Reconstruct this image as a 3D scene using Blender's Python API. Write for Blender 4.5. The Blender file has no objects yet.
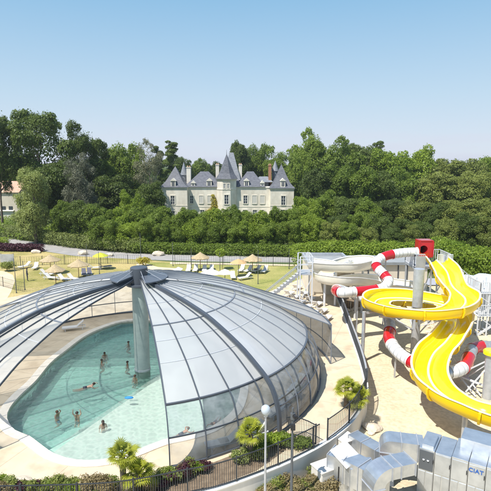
import bpy, bmesh, math, random
import numpy as np
from mathutils import Vector, Matrix, Euler
from mathutils.geometry import tessellate_polygon
R = math.radians
random.seed(7)
S = bpy.context.scene
COL = S.collection
# ---------------------------------------------------------------- camera, world, sun, exposure
CH = 15.0; PITCH = R(9.5); FP = 480/491
cam_d = bpy.data.cameras.new('camera'); cam = bpy.data.objects.new('camera', cam_d); COL.objects.link(cam)
cam.location = (0, 0, CH); cam.rotation_euler = (R(90)-PITCH, 0, 0)
cam_d.sensor_width = 36; cam_d.lens = 36*FP; cam_d.clip_start = .1; cam_d.clip_end = 6000
S.camera = cam
SUN_EL = R(59); SUN_TRAVEL = Vector((.74, .67, 0)).normalized()   # light runs right and away from the camera
W = bpy.data.worlds.new('World'); S.world = W; W.use_nodes = True
nt = W.node_tree; bg = nt.nodes['Background']
sky = nt.nodes.new('ShaderNodeTexSky'); sky.sky_type = 'NISHITA'; sky.sun_disc = False
sky.sun_elevation = SUN_EL; sky.sun_rotation = math.atan2(-SUN_TRAVEL.x, -SUN_TRAVEL.y)
sky.air_density = 1.0; sky.dust_density = 0.15; sky.ozone_density = 2.2; sky.altitude = 20
# low bank of thin cloud and pale air near the horizon
tc = nt.nodes.new('ShaderNodeTexCoord'); mp = nt.nodes.new('ShaderNodeMapping'); mp.inputs['Scale'].default_value = (2.2, 2.2, 26)
nz = nt.nodes.new('ShaderNodeTexNoise'); nz.inputs['Scale'].default_value = 2.3; nz.inputs['Detail'].default_value = 4
sx = nt.nodes.new('ShaderNodeSeparateXYZ')
mr = nt.nodes.new('ShaderNodeMapRange'); mr.inputs['From Min'].default_value = 0.085; mr.inputs['From Max'].default_value = 0.0
mr2 = nt.nodes.new('ShaderNodeMapRange'); mr2.inputs['From Min'].default_value = .42; mr2.inputs['From Max'].default_value = .62
mu = nt.nodes.new('ShaderNodeMath'); mu.operation = 'MULTIPLY'
mu2 = nt.nodes.new('ShaderNodeMath'); mu2.operation = 'MULTIPLY'; mu2.inputs[1].default_value = .8
mix = nt.nodes.new('ShaderNodeMixRGB'); mix.inputs['Color2'].default_value = (3.9, 4.05, 4.75, 1)
L = nt.links
L.new(tc.outputs['Generated'], mp.inputs[0]); L.new(mp.outputs[0], nz.inputs['Vector']); L.new(tc.outputs['Generated'], sx.inputs[0])
L.new(sx.outputs['Z'], mr.inputs['Value']); L.new(nz.outputs['Fac'], mr2.inputs['Value'])
L.new(mr.outputs[0], mu.inputs[0]); L.new(mr2.outputs[0], mu.inputs[1]); L.new(mu.outputs[0], mu2.inputs[0])
hz = nt.nodes.new('ShaderNodeValToRGB'); hf = nt.nodes.new('ShaderNodeValToRGB'); hm = nt.nodes.new('ShaderNodeMixRGB')
for rp_, st_ in ((hz, [(0, (3.75/8, 4.0/8, 4.6/8)), (.13, (2.75/8, 3.6/8, 4.4/8)), (.31, (1.4/8, 2.75/8, 4.05/8))]), (hf, [(0, (.96,)*3), (.12, (.93,)*3), (.35, (.8,)*3), (.8, (.1,)*3)])):
    el = rp_.color_ramp.elements
    while len(el) < len(st_): el.new(.5)
    for e_, (q_, c_) in zip(el, st_): e_.position = q_; e_.color = (*c_, 1)
    L.new(sx.outputs['Z'], rp_.inputs[0])
sc8 = nt.nodes.new('ShaderNodeMixRGB'); sc8.blend_type = 'MULTIPLY'; sc8.inputs[0].default_value = 1; sc8.inputs['Color2'].default_value = (8.6, 8.6, 8.5, 1)
L.new(hz.outputs[0], sc8.inputs['Color1']); L.new(hf.outputs[0], hm.inputs['Fac']); L.new(sky.outputs[0], hm.inputs['Color1']); L.new(sc8.outputs[0], hm.inputs['Color2'])
L.new(mu2.outputs[0], mix.inputs['Fac']); L.new(hm.outputs[0], mix.inputs['Color1']); L.new(mix.outputs[0], bg.inputs['Color'])
bg.inputs['Strength'].default_value = 0.12
sd = bpy.data.lights.new('sun', 'SUN'); sd.energy = 4.2; sd.angle = R(.5); sd.color = (1, .955, .88)
sun = bpy.data.objects.new('sun', sd); COL.objects.link(sun)
sun.rotation_euler = Vector((SUN_TRAVEL.x*math.cos(SUN_EL), SUN_TRAVEL.y*math.cos(SUN_EL), -math.sin(SUN_EL))).to_track_quat('-Z', 'Y').to_euler()
sun.location = (-40, -60, 90)
vs = S.view_settings; vs.view_transform = 'Standard'; vs.look = 'None'; vs.gamma = 1; vs.use_curve_mapping = False; vs.exposure = 0.6
S.cycles.max_bounces = 8; S.cycles.transparent_max_bounces = 24; S.cycles.volume_bounces = 0
S.cycles.use_denoising = True
S.cycles.caustics_reflective = False; S.cycles.caustics_refractive = False

# ---------------------------------------------------------------- helpers
def ray(px, py):
    u = (px-245.5)/(FP*491); v = (245.5-py)/(FP*491)
    return Vector((u, math.cos(PITCH)+v*math.sin(PITCH), -math.sin(PITCH)+v*math.cos(PITCH)))
def at(px, py, z=0.0):
    d = ray(px, py); return Vector((0, 0, CH)) + d*((z-CH)/d.z)
def atY(px, py, Y):
    d = ray(px, py); return Vector((0, 0, CH)) + d*(Y/d.y)

def tag(o, label=None, cat=None, group=None, kind=None):
    if label: o['label'] = label
    if cat: o['category'] = cat
    if group: o['group'] = group
    if kind: o['kind'] = kind
    return o
def thing(name, label, cat, loc=(0, 0, 0), rz=0, group=None):
    o = bpy.data.objects.new(name, None); COL.objects.link(o); o.empty_display_size = .2
    o.location = loc; o.rotation_euler = (0, 0, rz)
    return tag(o, label, cat, group)
def wloc(o):
    p = Vector((0, 0, 0))
    while o: p += o.location; o = o.parent
    return p
def children(o): return [c for c in COL.objects if c.parent == o]
KIDS = {}
def copy_tree(o, parent=None):
    c = o.copy(); COL.objects.link(c)
    if parent: c.parent = parent
    if o not in KIDS: KIDS[o] = [k for k in COL.objects if k.parent == o]
    for ch in KIDS[o]: copy_tree(ch, c)
    return c

class MB:
    def __init__(s): s.v = []; s.f = []
    def add(s, vs_, fs):
        n = len(s.v); s.v += [tuple(v) for v in vs_]; s.f += [tuple(i+n for i in f) for f in fs]; return s
    def box(s, c, d, rot=None):
        c = Vector(c); M = rot.to_matrix() if isinstance(rot, Euler) else (Matrix.Rotation(rot, 3, 'Z') if rot else Matrix.Identity(3))
        vs_ = [c + M @ Vector((x*d[0]/2, y*d[1]/2, z*d[2]/2)) for x in (-1, 1) for y in (-1, 1) for z in (-1, 1)]
        return s.add(vs_, [(0, 1, 3, 2), (4, 6, 7, 5), (0, 4, 5, 1), (2, 3, 7, 6), (0, 2, 6, 4), (1, 5, 7, 3)])
    def b2(s, lo, hi): return s.box([(a+b)/2 for a, b in zip(lo, hi)], [b-a for a, b in zip(lo, hi)])
    def bar(s, p, q, w, h=None):
        p, q = Vector(p), Vector(q); h = h or w; d = q-p
        if d.length < 1e-6: return s
        t = d.normalized(); up = Vector((0, 0, 1)) if abs(t.z) < .98 else Vector((0, 1, 0))
        a = t.cross(up).normalized(); b = a.cross(t)
        vs_ = [c + a*(x*w/2) + b*(y*h/2) for c in (p, q) for x, y in ((-1, -1), (1, -1), (1, 1), (-1, 1))]
        return s.add(vs_, [(0, 3, 2, 1), (4, 5, 6, 7), (0, 1, 5, 4), (1, 2, 6, 5), (2, 3, 7, 6), (3, 0, 4, 7)])
    def tube(s, pts, r, n=8, cap=True):
        pts = [Vector(p) for p in pts]; rs = r if isinstance(r, (list, tuple)) else [r]*len(pts)
        prev = None; vs_ = []
        for i, p in enumerate(pts):
            t = (pts[min(i+1, len(pts)-1)] - pts[max(i-1, 0)]).normalized()
            if prev is None:
                a = t.cross(Vector((0, 0, 1)) if abs(t.z) < .95 else Vector((0, 1, 0))).normalized()
            else: a = (prev - t*prev.dot(t)).normalized()
            prev = a; b = t.cross(a)
            vs_ += [p + (a*math.cos(2*math.pi*k/n) + b*math.sin(2*math.pi*k/n))*rs[i] for k in range(n)]
        fs = [(i*n+k, i*n+(k+1) % n, (i+1)*n+(k+1) % n, (i+1)*n+k) for i in range(len(pts)-1) for k in range(n)]
        if cap: fs += [tuple(range(n))[::-1], tuple((len(pts)-1)*n+k for k in range(n))]
        return s.add(vs_, fs)
    def cyl(s, c, r, h, n=20, r2=None):
        c = Vector(c); return s.tube([c, c+Vector((0, 0, h))], [r, r if r2 is None else r2], n)
    def lathe(s, c, prof, n=24):
        c = Vector(c); m = len(prof)
        vs_ = [c + Vector((r*math.cos(2*math.pi*k/n), r*math.sin(2*math.pi*k/n), z)) for r, z in prof for k in range(n)]
        fs = [(i*n+k, i*n+(k+1) % n, (i+1)*n+(k+1) % n, (i+1)*n+k) for i in range(m-1) for k in range(n)]
        return s.add(vs_, fs)
    def prism(s, poly, z0, z1):      # poly: xy list
        n = len(poly); vs_ = [(p[0], p[1], z0) for p in poly] + [(p[0], p[1], z1) for p in poly]
        tri = tessellate_polygon([[Vector((p[0], p[1], 0)) for p in poly]])
        fs = [(i, (i+1) % n, (i+1) % n+n, i+n) for i in range(n)] + [tuple(t) for t in tri] + [tuple(i+n for i in t) for t in tri]
        return s.add(vs_, fs)
    def sweep(s, pts, sec, closed=True, banks=None, caps=True):
        """sec = list of (across, up)"""
        n = len(sec); vs_ = []
        for i, p in enumerate(pts):
            t = (pts[min(i+1, len(pts)-1)] - pts[max(i-1, 0)]).normalized()
            a = t.cross(Vector((0, 0, 1))).normalized(); b = a.cross(t)
            if banks:
                c_, s_ = math.cos(banks[i]), math.sin(banks[i]); a, b = a*c_+b*s_, b*c_-a*s_
            vs_ += [p + a*u + b*v for u, v in sec]
        m = n if closed else n-1
        fs = [(i*n+k, i*n+(k+1) % n, (i+1)*n+(k+1) % n, (i+1)*n+k) for i in range(len(pts)-1) for k in range(m)]
        if closed and caps: fs += [tuple(range(n)), tuple((len(pts)-1)*n+k for k in range(n))[::-1]]
        return s.add(vs_, fs)
    def build(s, name, mat, parent=None, smooth=False, bevel=0, fix=True):
        me = bpy.data.meshes.new(name); off = wloc(parent) if parent else Vector((0, 0, 0))
        me.from_pydata([tuple(Vector(v)-off) for v in s.v], [], s.f)
        if fix:
            bm = bmesh.new(); bm.from_mesh(me); bmesh.ops.recalc_face_normals(bm, faces=bm.faces)
            if bevel: bmesh.ops.bevel(bm, geom=list(bm.edges), offset=bevel, segments=2, affect='EDGES', clamp_overlap=True)
            bm.to_mesh(me); bm.free()
        if smooth: me.shade_smooth(); 
        me.materials.append(mat if not isinstance(mat, str) else M[mat])
        o = bpy.data.objects.new(name, me); COL.objects.link(o)
        if parent: o.parent = parent
        if smooth == 'auto':
            try: me.set_sharp_from_angle(angle=R(40))
            except Exception: pass
        return o

def spline(pts, step=.25, closed=False):
    pts = [Vector(p) for p in pts]; out = []; n = len(pts)
    rng = range(n) if closed else range(n-1)
    for i in rng:
        if closed: p0, p1, p2, p3 = pts[i-1], pts[i], pts[(i+1) % n], pts[(i+2) % n]
        else: p0, p1, p2, p3 = pts[max(i-1, 0)], pts[i], pts[i+1], pts[min(i+2, n-1)]
        k = max(2, int((p2-p1).length/step))
        for j in range(k):
            t = j/k
            out.append(.5*((2*p1) + (p2-p0)*t + (2*p0-5*p1+4*p2-p3)*t*t + (3*p1-3*p2+p3-p0)*t**3))
    if not closed: out.append(pts[-1])
    return out
def offset_poly(pts, d):
    n = len(pts); out = []
    for i in range(n):
        t = (pts[(i+1) % n]-pts[i-1]); t.z = 0; t.normalize(); out.append(pts[i] + Vector((t.y, -t.x, 0))*d)
    return out
def sheet(name, loops, z, mat, kind='structure', parent=None):
    L_ = [[Vector((p[0], p[1], 0)) for p in lp] for lp in loops]
    tri = tessellate_polygon(L_); flat = [p for lp in L_ for p in lp]
    me = bpy.data.meshes.new(name); me.from_pydata([(p.x, p.y, z) for p in flat], [], [tuple(t) for t in tri])
    bm = bmesh.new(); bm.from_mesh(me); bmesh.ops.recalc_face_normals(bm, faces=bm.faces)
    for f in bm.faces:
        if f.normal.z < 0: f.normal_flip()
    bm.to_mesh(me); bm.free()
    me.materials.append(M[mat]); o = bpy.data.objects.new(name, me); COL.objects.link(o)
    if kind: o['kind'] = kind
    return o
ORD = ['first', 'second', 'third', 'fourth', 'fifth', 'sixth', 'seventh', 'eighth', 'ninth', 'tenth', 'eleventh', 'twelfth', 'thirteenth', 'fourteenth', 'fifteenth', 'sixteenth', 'seventeenth', 'eighteenth', 'nineteenth', 'twentieth']

# ---------------------------------------------------------------- materials
M = {}
def mat(name, col, col2=None, rough=.7, metal=0, scale=6, detail=5, bump=0, trans=0, spec=.5, island=None, lo=.35, hi=.65, coat=0, extra=None, world=True, vscale=None):
    m = bpy.data.materials.new(name); m.use_nodes = True; n = m.node_tree; l = n.links
    p = n.nodes['Principled BSDF']; p.inputs['Roughness'].default_value = rough; p.inputs['Metallic'].default_value = metal
    p.inputs['Specular IOR Level'].default_value = spec; p.inputs['Coat Weight'].default_value = coat
    p.inputs['Base Color'].default_value = (*col, 1)
    src = None
    if col2 or bump:
        t = n.nodes.new('ShaderNodeTexCoord'); mpn = n.nodes.new('ShaderNodeMapping')
        g = n.nodes.new('ShaderNodeNewGeometry')
        if world: l.new(g.outputs['Position'], mpn.inputs[0])
        else: l.new(t.outputs['Object'], mpn.inputs[0])
        if vscale: mpn.inputs['Scale'].default_value = vscale
        nn = n.nodes.new('ShaderNodeTexNoise'); nn.inputs['Scale'].default_value = scale; nn.inputs['Detail'].default_value = detail; nn.inputs['Roughness'].default_value = .62
        l.new(mpn.outputs[0], nn.inputs['Vector'])
        if col2:
            rp = n.nodes.new('ShaderNodeValToRGB'); rp.color_ramp.elements[0].position = lo; rp.color_ramp.elements[1].position = hi
            rp.color_ramp.elements[0].color = (*col, 1); rp.color_ramp.elements[1].color = (*col2, 1)
            l.new(nn.outputs['Fac'], rp.inputs[0]); l.new(rp.outputs[0], p.inputs['Base Color']); src = rp.outputs[0]
        if bump:
            bn = n.nodes.new('ShaderNodeBump'); bn.inputs['Strength'].default_value = bump; bn.inputs['Distance'].default_value = .05
            l.new(nn.outputs['Fac'], bn.inputs['Height']); l.new(bn.outputs[0], p.inputs['Normal'])
    if extra: extra(n, l, p, src)
    M[name] = m; return m
def leafmat(name, dark, light, trans=.3):
    m = bpy.data.materials.new(name); m.use_nodes = True; n = m.node_tree; l = n.links; n.nodes.clear()
    out = n.nodes.new('ShaderNodeOutputMaterial'); d = n.nodes.new('ShaderNodeBsdfPrincipled'); t = n.nodes.new('ShaderNodeBsdfTranslucent'); mx = n.nodes.new('ShaderNodeMixShader')
    d.inputs['Roughness'].default_value = .5; d.inputs['Specular IOR Level'].default_value = .35
    g = n.nodes.new('ShaderNodeNewGeometry'); oi = n.nodes.new('ShaderNodeObjectInfo'); nn = n.nodes.new('ShaderNodeTexNoise'); nn.inputs['Scale'].default_value = .35
    l.new(g.outputs['Position'], nn.inputs['Vector'])
    a = n.nodes.new('ShaderNodeMath'); a.operation = 'MULTIPLY'; a.inputs[1].default_value = .45; l.new(g.outputs['Random Per Island'], a.inputs[0])
    b = n.nodes.new('ShaderNodeMath'); b.operation = 'MULTIPLY_ADD'; b.inputs[1].default_value = .35; l.new(oi.outputs['Random'], b.inputs[0]); l.new(a.outputs[0], b.inputs[2])
    c = n.nodes.new('ShaderNodeMath'); c.operation = 'MULTIPLY_ADD'; c.inputs[1].default_value = .5; l.new(nn.outputs['Fac'], c.inputs[0]); l.new(b.outputs[0], c.inputs[2])
    rp = n.nodes.new('ShaderNodeValToRGB'); rp.color_ramp.elements[0].color = (*dark, 1); rp.color_ramp.elements[1].color = (*light, 1)
    rp.color_ramp.elements[0].position = .25; rp.color_ramp.elements[1].position = 1.0
    l.new(c.outputs[0], rp.inputs[0]); l.new(rp.outputs[0], d.inputs['Base Color']); l.new(rp.outputs[0], t.inputs['Color'])
    mx.inputs[0].default_value = trans; l.new(d.outputs[0], mx.inputs[1]); l.new(t.outputs[0], mx.inputs[2]); l.new(mx.outputs[0], out.inputs[0])
    M[name] = m
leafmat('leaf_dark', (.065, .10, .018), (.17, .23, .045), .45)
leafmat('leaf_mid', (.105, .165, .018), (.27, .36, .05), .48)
leafmat('leaf_bright', (.145, .225, .018), (.37, .47, .055), .48)
leafmat('leaf_olive', (.135, .175, .033), (.33, .37, .085), .45)
leafmat('leaf_pale', (.15, .19, .05), (.36, .41, .12), .4)
leafmat('leaf_brown', (.13, .13, .065), (.28, .28, .16), .3)
leafmat('leaf_silver', (.085, .095, .055), (.23, .24, .155), .3)
leafmat('leaf_purple', (.04, .012, .018), (.12, .035, .05))
leafmat('leaf_palm', (.16, .20, .02), (.46, .48, .05), .4)
leafmat('leaf_yellow', (.30, .26, .03), (.6, .52, .07))
leafmat('leaf_dry', (.16, .12, .05), (.38, .31, .15))
mat('bark', (.10, .075, .055), (.19, .155, .12), rough=.9, scale=3, bump=.4)
mat('bark_pale', (.24, .20, .16), (.36, .32, .27), rough=.9, scale=3)
def lawn_extra(n, l, p, src):
    g = n.nodes.new('ShaderNodeNewGeometry'); nn = n.nodes.new('ShaderNodeTexNoise'); nn.inputs['Scale'].default_value = 5; nn.inputs['Detail'].default_value = 8
    l.new(g.outputs['Position'], nn.inputs['Vector']); mx = n.nodes.new('ShaderNodeMixRGB'); mx.blend_type = 'MULTIPLY'; mx.inputs[0].default_value = .55
    rp = n.nodes.new('ShaderNodeValToRGB'); rp.color_ramp.elements[0].position = .3; rp.color_ramp.elements[0].color = (.45, .45, .45, 1); rp.color_ramp.elements[1].position = .7; rp.color_ramp.elements[1].color = (1.25, 1.25, 1.25, 1)
    l.new(nn.outputs['Fac'], rp.inputs[0]); l.new(src, mx.inputs['Color1']); l.new(rp.outputs[0], mx.inputs['Color2']); l.new(mx.outputs[0], p.inputs['Base Color'])
def sand_extra(n, l, p, src):
    g = n.nodes.new('ShaderNodeNewGeometry'); nn = n.nodes.new('ShaderNodeTexNoise'); nn.inputs['Scale'].default_value = 4; nn.inputs['Detail'].default_value = 9
    v = n.nodes.new('ShaderNodeTexVoronoi'); v.inputs['Scale'].default_value = 2.1; l.new(g.outputs['Position'], v.inputs['Vector'])
    r2 = n.nodes.new('ShaderNodeValToRGB'); r2.color_ramp.elements[0].position = .06; r2.color_ramp.elements[0].color = (.78, .75, .70, 1); r2.color_ramp.elements[1].position = .13; r2.color_ramp.elements[1].color = (1, 1, 1, 1); l.new(v.outputs['Distance'], r2.inputs[0])
    l.new(g.outputs['Position'], nn.inputs['Vector']); mx = n.nodes.new('ShaderNodeMixRGB'); mx.blend_type = 'MULTIPLY'; mx.inputs[0].default_value = 1; m2 = n.nodes.new('ShaderNodeMixRGB'); m2.blend_type = 'MULTIPLY'; m2.inputs[0].default_value = .7
    rp = n.nodes.new('ShaderNodeValToRGB'); rp.color_ramp.elements[0].position = .35; rp.color_ramp.elements[0].color = (.88, .87, .86, 1); rp.color_ramp.elements[1].position = .6; rp.color_ramp.elements[1].color = (1.06, 1.06, 1.06, 1)
    l.new(nn.outputs['Fac'], rp.inputs[0]); l.new(src, mx.inputs['Color1']); l.new(rp.outputs[0], mx.inputs['Color2']); l.new(mx.outputs[0], m2.inputs['Color1']); l.new(r2.outputs[0], m2.inputs['Color2']); l.new(m2.outputs[0], p.inputs['Base Color'])
mat('lawn_grass', (.27, .25, .06), (.52, .41, .17), rough=.9, scale=.16, extra=lawn_extra, bump=.3, lo=.38, hi=.62)
mat('lawn_green', (.25, .27, .06), (.43, .38, .13), rough=.9, scale=.2, extra=lawn_extra, bump=.3)
mat('field', (.06, .10, .03), (.15, .17, .06), rough=.95, scale=.03, extra=lawn_extra)
mat('sand', (.57, .48, .325), (.65, .555, .39), rough=.95, scale=.5, extra=sand_extra, bump=.5, detail=9)
def deck_extra(n, l, p, src):
    g = n.nodes.new('ShaderNodeNewGeometry'); mp_ = n.nodes.new('ShaderNodeMapping'); mp_.inputs['Rotation'].default_value = (0, 0, .35); l.new(g.outputs['Position'], mp_.inputs[0])
    b = n.nodes.new('ShaderNodeTexBrick'); b.offset = 0; b.inputs['Scale'].default_value = 1; b.inputs['Brick Width'].default_value = 3.2; b.inputs['Row Height'].default_value = 3.2; b.inputs['Mortar Size'].default_value = .022; b.inputs['Color1'].default_value = (1, 1, 1, 1); b.inputs['Color2'].default_value = (.965, .96, .95, 1); b.inputs['Mortar'].default_value = (.72, .70, .68, 1)
    l.new(mp_.outputs[0], b.inputs['Vector']); nn = n.nodes.new('ShaderNodeTexNoise'); nn.inputs['Scale'].default_value = .9; nn.inputs['Detail'].default_value = 10; l.new(g.outputs['Position'], nn.inputs['Vector'])
    rp = n.nodes.new('ShaderNodeValToRGB'); rp.color_ramp.elements[0].position = .36; rp.color_ramp.elements[0].color = (.84, .82, .80, 1); rp.color_ramp.elements[1].position = .52; rp.color_ramp.elements[1].color = (1, 1, 1, 1); l.new(nn.outputs['Fac'], rp.inputs[0])
    m1 = n.nodes.new('ShaderNodeMixRGB'); m1.blend_type = 'MULTIPLY'; m1.inputs[0].default_value = 1; m2 = n.nodes.new('ShaderNodeMixRGB'); m2.blend_type = 'MULTIPLY'; m2.inputs[0].default_value = 1
    l.new(src, m1.inputs['Color1']); l.new(b.outputs['Color'], m1.inputs['Color2']); l.new(m1.outputs[0], m2.inputs['Color1']); l.new(rp.outputs[0], m2.inputs['Color2']); l.new(m2.outputs[0], p.inputs['Base Color'])
mat('deck', (.60, .49, .345), (.66, .55, .40), rough=.85, scale=.5, bump=.1, detail=9, extra=deck_extra)
mat('path_beige', (.60, .48, .32), (.68, .56, .39), rough=.9, scale=.8)
mat('coping', (.66, .60, .50), (.75, .69, .60), rough=.6, scale=3)
mat('road', (.30, .285, .27), (.37, .35, .33), rough=.9, scale=.8, detail=8)
mat('wall_white', (.66, .62, .55), (.78, .75, .69), rough=.9, scale=.9, detail=8, vscale=(1, 1, .4))
mat('soil', (.14, .10, .065), (.24, .18, .12), rough=1, scale=3, bump=.5)
def caustic_extra(n, l, p, src):
    g = n.nodes.new('ShaderNodeNewGeometry'); nn = n.nodes.new('ShaderNodeTexNoise'); nn.inputs['Scale'].default_value = 1.2; nn.inputs['Detail'].default_value = 2
    ad = n.nodes.new('ShaderNodeMixRGB'); ad.inputs[0].default_value = .22; l.new(g.outputs['Position'], nn.inputs['Vector']); l.new(g.outputs['Position'], ad.inputs['Color1']); l.new(nn.outputs['Color'], ad.inputs['Color2'])
    v = n.nodes.new('ShaderNodeTexVoronoi'); v.feature = 'DISTANCE_TO_EDGE'; v.inputs['Scale'].default_value = 2.6; l.new(ad.outputs[0], v.inputs['Vector'])
    rp = n.nodes.new('ShaderNodeValToRGB'); rp.color_ramp.elements[0].position = .0; rp.color_ramp.elements[0].color = (1.0, 1.0, 1.0, 1); rp.color_ramp.elements[1].position = .22; rp.color_ramp.elements[1].color = (.74, .76, .76, 1)  # wavy bright net: rippled water light painted into the tile colour
    mx = n.nodes.new('ShaderNodeMixRGB'); mx.blend_type = 'MULTIPLY'; mx.inputs[0].default_value = .8
    l.new(v.outputs['Distance'], rp.inputs[0]); l.new(src, mx.inputs['Color1']); l.new(rp.outputs[0], mx.inputs['Color2']); l.new(mx.outputs[0], p.inputs['Base Color'])
mat('pool_tile', (.74, .86, .77), (.90, .95, .88), rough=.6, scale=5, extra=caustic_extra, detail=6)
mat('pool_tile_deep', (.60, .95, .82), (.80, .98, .92), rough=.6, scale=5, extra=caustic_extra, detail=6)
def glossy_thin(name, tint, ior=1.45, rough=.02, bumpsc=None, vol=None, gmul=1):
    m = bpy.data.materials.new(name); m.use_nodes = True; n = m.node_tree; l = n.links; n.nodes.clear()
    out = n.nodes.new('ShaderNodeOutputMaterial'); t = n.nodes.new('ShaderNodeBsdfTransparent'); t.inputs[0].default_value = (*tint, 1)
    g = n.nodes.new('ShaderNodeBsdfGlossy'); g.inputs['Roughness'].default_value = rough; f = n.nodes.new('ShaderNodeFresnel'); f.inputs[0].default_value = ior
    mx = n.nodes.new('ShaderNodeMixShader'); l.new(f.outputs[0], mx.inputs[0]); l.new(t.outputs[0], mx.inputs[1]); l.new(g.outputs[0], mx.inputs[2]); l.new(mx.outputs[0], out.inputs[0])
    if vol:
        rf = n.nodes.new('ShaderNodeBsdfRefraction'); rf.inputs['IOR'].default_value = 1.25; rf.inputs['Roughness'].default_value = .14; m0 = n.nodes.new('ShaderNodeMixShader'); m0.inputs[0].default_value = .38
        l.new(t.outputs[0], m0.inputs[1]); l.new(rf.outputs[0], m0.inputs[2]); l.new(m0.outputs[0], mx.inputs[1])
    if bumpsc:
        gg = n.nodes.new('ShaderNodeNewGeometry'); nn = n.nodes.new('ShaderNodeTexNoise'); nn.inputs['Scale'].default_value = bumpsc; nn.inputs['Detail'].default_value = 3
        l.new(gg.outputs['Position'], nn.inputs['Vector']); bn = n.nodes.new('ShaderNodeBump'); bn.inputs['Strength'].default_value = .6; bn.inputs['Distance'].default_value = .10
        l.new(nn.outputs['Fac'], bn.inputs['Height']); l.new(bn.outputs[0], g.inputs['Normal']); l.new(bn.outputs[0], rf.inputs['Normal']); l.new(bn.outputs[0], f.inputs['Normal'])
    if vol:
        va = n.nodes.new('ShaderNodeVolumeAbsorption'); va.inputs['Color'].default_value = (*vol[0], 1); va.inputs['Density'].default_value = vol[1]; l.new(va.outputs[0], out.inputs['Volume'])
    M[name] = m
glossy_thin('water', (1, 1, 1), 1.33, .03, 2.2, ((.15, .93, .78), .11))
glossy_thin('clear_panel', (.84, .87, .89), 1.45, .05)
_n = M['clear_panel'].node_tree; _o = next(x for x in _n.nodes if x.type == 'OUTPUT_MATERIAL'); _s = _o.inputs[0].links[0].from_socket   # a film of dust and scratches on the clear sheets
_d = _n.nodes.new('ShaderNodeBsdfDiffuse'); _d.inputs[0].default_value = (.72, .74, .76, 1); _x = _n.nodes.new('ShaderNodeMixShader'); _g = _n.nodes.new('ShaderNodeNewGeometry'); _t = _n.nodes.new('ShaderNodeTexNoise'); _t.inputs['Scale'].default_value = 1.6; _t.inputs['Detail'].default_value = 9
_r = _n.nodes.new('ShaderNodeMapRange'); _r.inputs['From Min'].default_value = .4; _r.inputs['From Max'].default_value = .7; _r.inputs['To Min'].default_value = .06; _r.inputs['To Max'].default_value = .26
_n.links.new(_g.outputs['Position'], _t.inputs['Vector']); _n.links.new(_t.outputs['Fac'], _r.inputs['Value']); _n.links.new(_r.outputs[0], _x.inputs[0]); _n.links.new(_s, _x.inputs[1]); _n.links.new(_d.outputs[0], _x.inputs[2]); _n.links.new(_x.outputs[0], _o.inputs[0])
def poly_extra(see):
    def ex(n, l, p, src):
        p.inputs['Coat Roughness'].default_value = .15
        out = n.nodes['Material Output']; t = n.nodes.new('ShaderNodeBsdfTranslucent'); t.inputs[0].default_value = (.84, .86, .88, 1)
        mx = n.nodes.new('ShaderNodeMixShader'); mx.inputs[0].default_value = .5; l.new(p.outputs[0], mx.inputs[1]); l.new(t.outputs[0], mx.inputs[2])
        tr = n.nodes.new('ShaderNodeBsdfTransparent'); m2 = n.nodes.new('ShaderNodeMixShader'); m2.inputs[0].default_value = see; l.new(mx.outputs[0], m2.inputs[1]); l.new(tr.outputs[0], m2.inputs[2]); l.new(m2.outputs[0], out.inputs[0])
    return ex
mat('roof_sheet', (.70, .715, .74), (.80, .815, .83), rough=.35, detail=9, scale=.5, spec=.5, coat=.4, extra=poly_extra(.10))
mat('roof_sheet_clearer', (.72, .735, .75), (.88, .89, .90), rough=.35, detail=9, scale=1.1, spec=.5, coat=.5, extra=poly_extra(.44))  # same sheet, set more see-through so more sun reaches the pool
mat('frame_dark', (.075, .088, .108), rough=.4, spec=.5)
mat('frame_grey', (.20, .22, .25), rough=.45)
mat('purlin', (.55, .57, .60), rough=.5)
mat('mast_paint', (.30, .37, .35), (.37, .44, .41), rough=.45, scale=2)
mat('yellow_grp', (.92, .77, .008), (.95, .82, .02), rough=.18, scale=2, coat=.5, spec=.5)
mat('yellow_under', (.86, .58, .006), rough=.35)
mat('cream_rim', (.88, .80, .55), rough=.3)
mat('red_grp', (.50, .012, .02), rough=.16, coat=.4)
mat('white_grp', (.80, .80, .79), rough=.2, coat=.3)
mat('ivory_grp', (.74, .69, .57), (.80, .75, .63), rough=.3, scale=1, coat=.3)
mat('steel', (.42, .44, .47), (.52, .54, .57), rough=.42, metal=.35, scale=3)
mat('steel_white', (.62, .64, .67), rough=.5)
mat('steel_dark', (.10, .11, .12), rough=.5)
mat('fence_dark', (.035, .04, .045), rough=.5)
mat('screen_grey', (.055, .065, .08), (.075, .085, .10), rough=.8, spec=.1, scale=1.5)
def alu_extra(n, l, p, src):
    pass
mat('alu', (.48, .52, .57), (.66, .69, .73), rough=.34, metal=.75, scale=1.7, detail=3, bump=.12, lo=.3, hi=.7)
mat('alu_panel', (.42, .44, .45), (.55, .57, .58), rough=.4, metal=.5, scale=1.2, detail=4, bump=.08)
mat('sheet_white', (.80, .82, .86), rough=.4)
mat('black', (.02, .02, .022), rough=.6)
mat('blue_letter', (.03, .12, .42), rough=.5)
mat('stone', (.60, .545, .45), (.82, .765, .66), rough=.95, scale=.5, detail=9, vscale=(1, 1, .6), bump=.2)
mat('stone_trim', (.72, .665, .565), (.80, .745, .64), rough=.9, scale=1)
mat('slate', (.085, .09, .105), (.16, .165, .185), rough=.6, spec=.3, scale=1.5, detail=9, vscale=(1, 1, 3), bump=.2)
mat('slate_light', (.17, .18, .20), (.26, .275, .30), rough=.5, scale=1.2, detail=8, vscale=(1, 1, 3))
mat('window_glass', (.045, .055, .07), rough=.08, spec=.8)
mat('window_white', (.72, .71, .67), rough=.6)
mat('shutter', (.56, .54, .49), rough=.7)
mat('brick_orange', (.34, .15, .08), (.42, .21, .12), rough=.9, scale=8)
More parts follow.
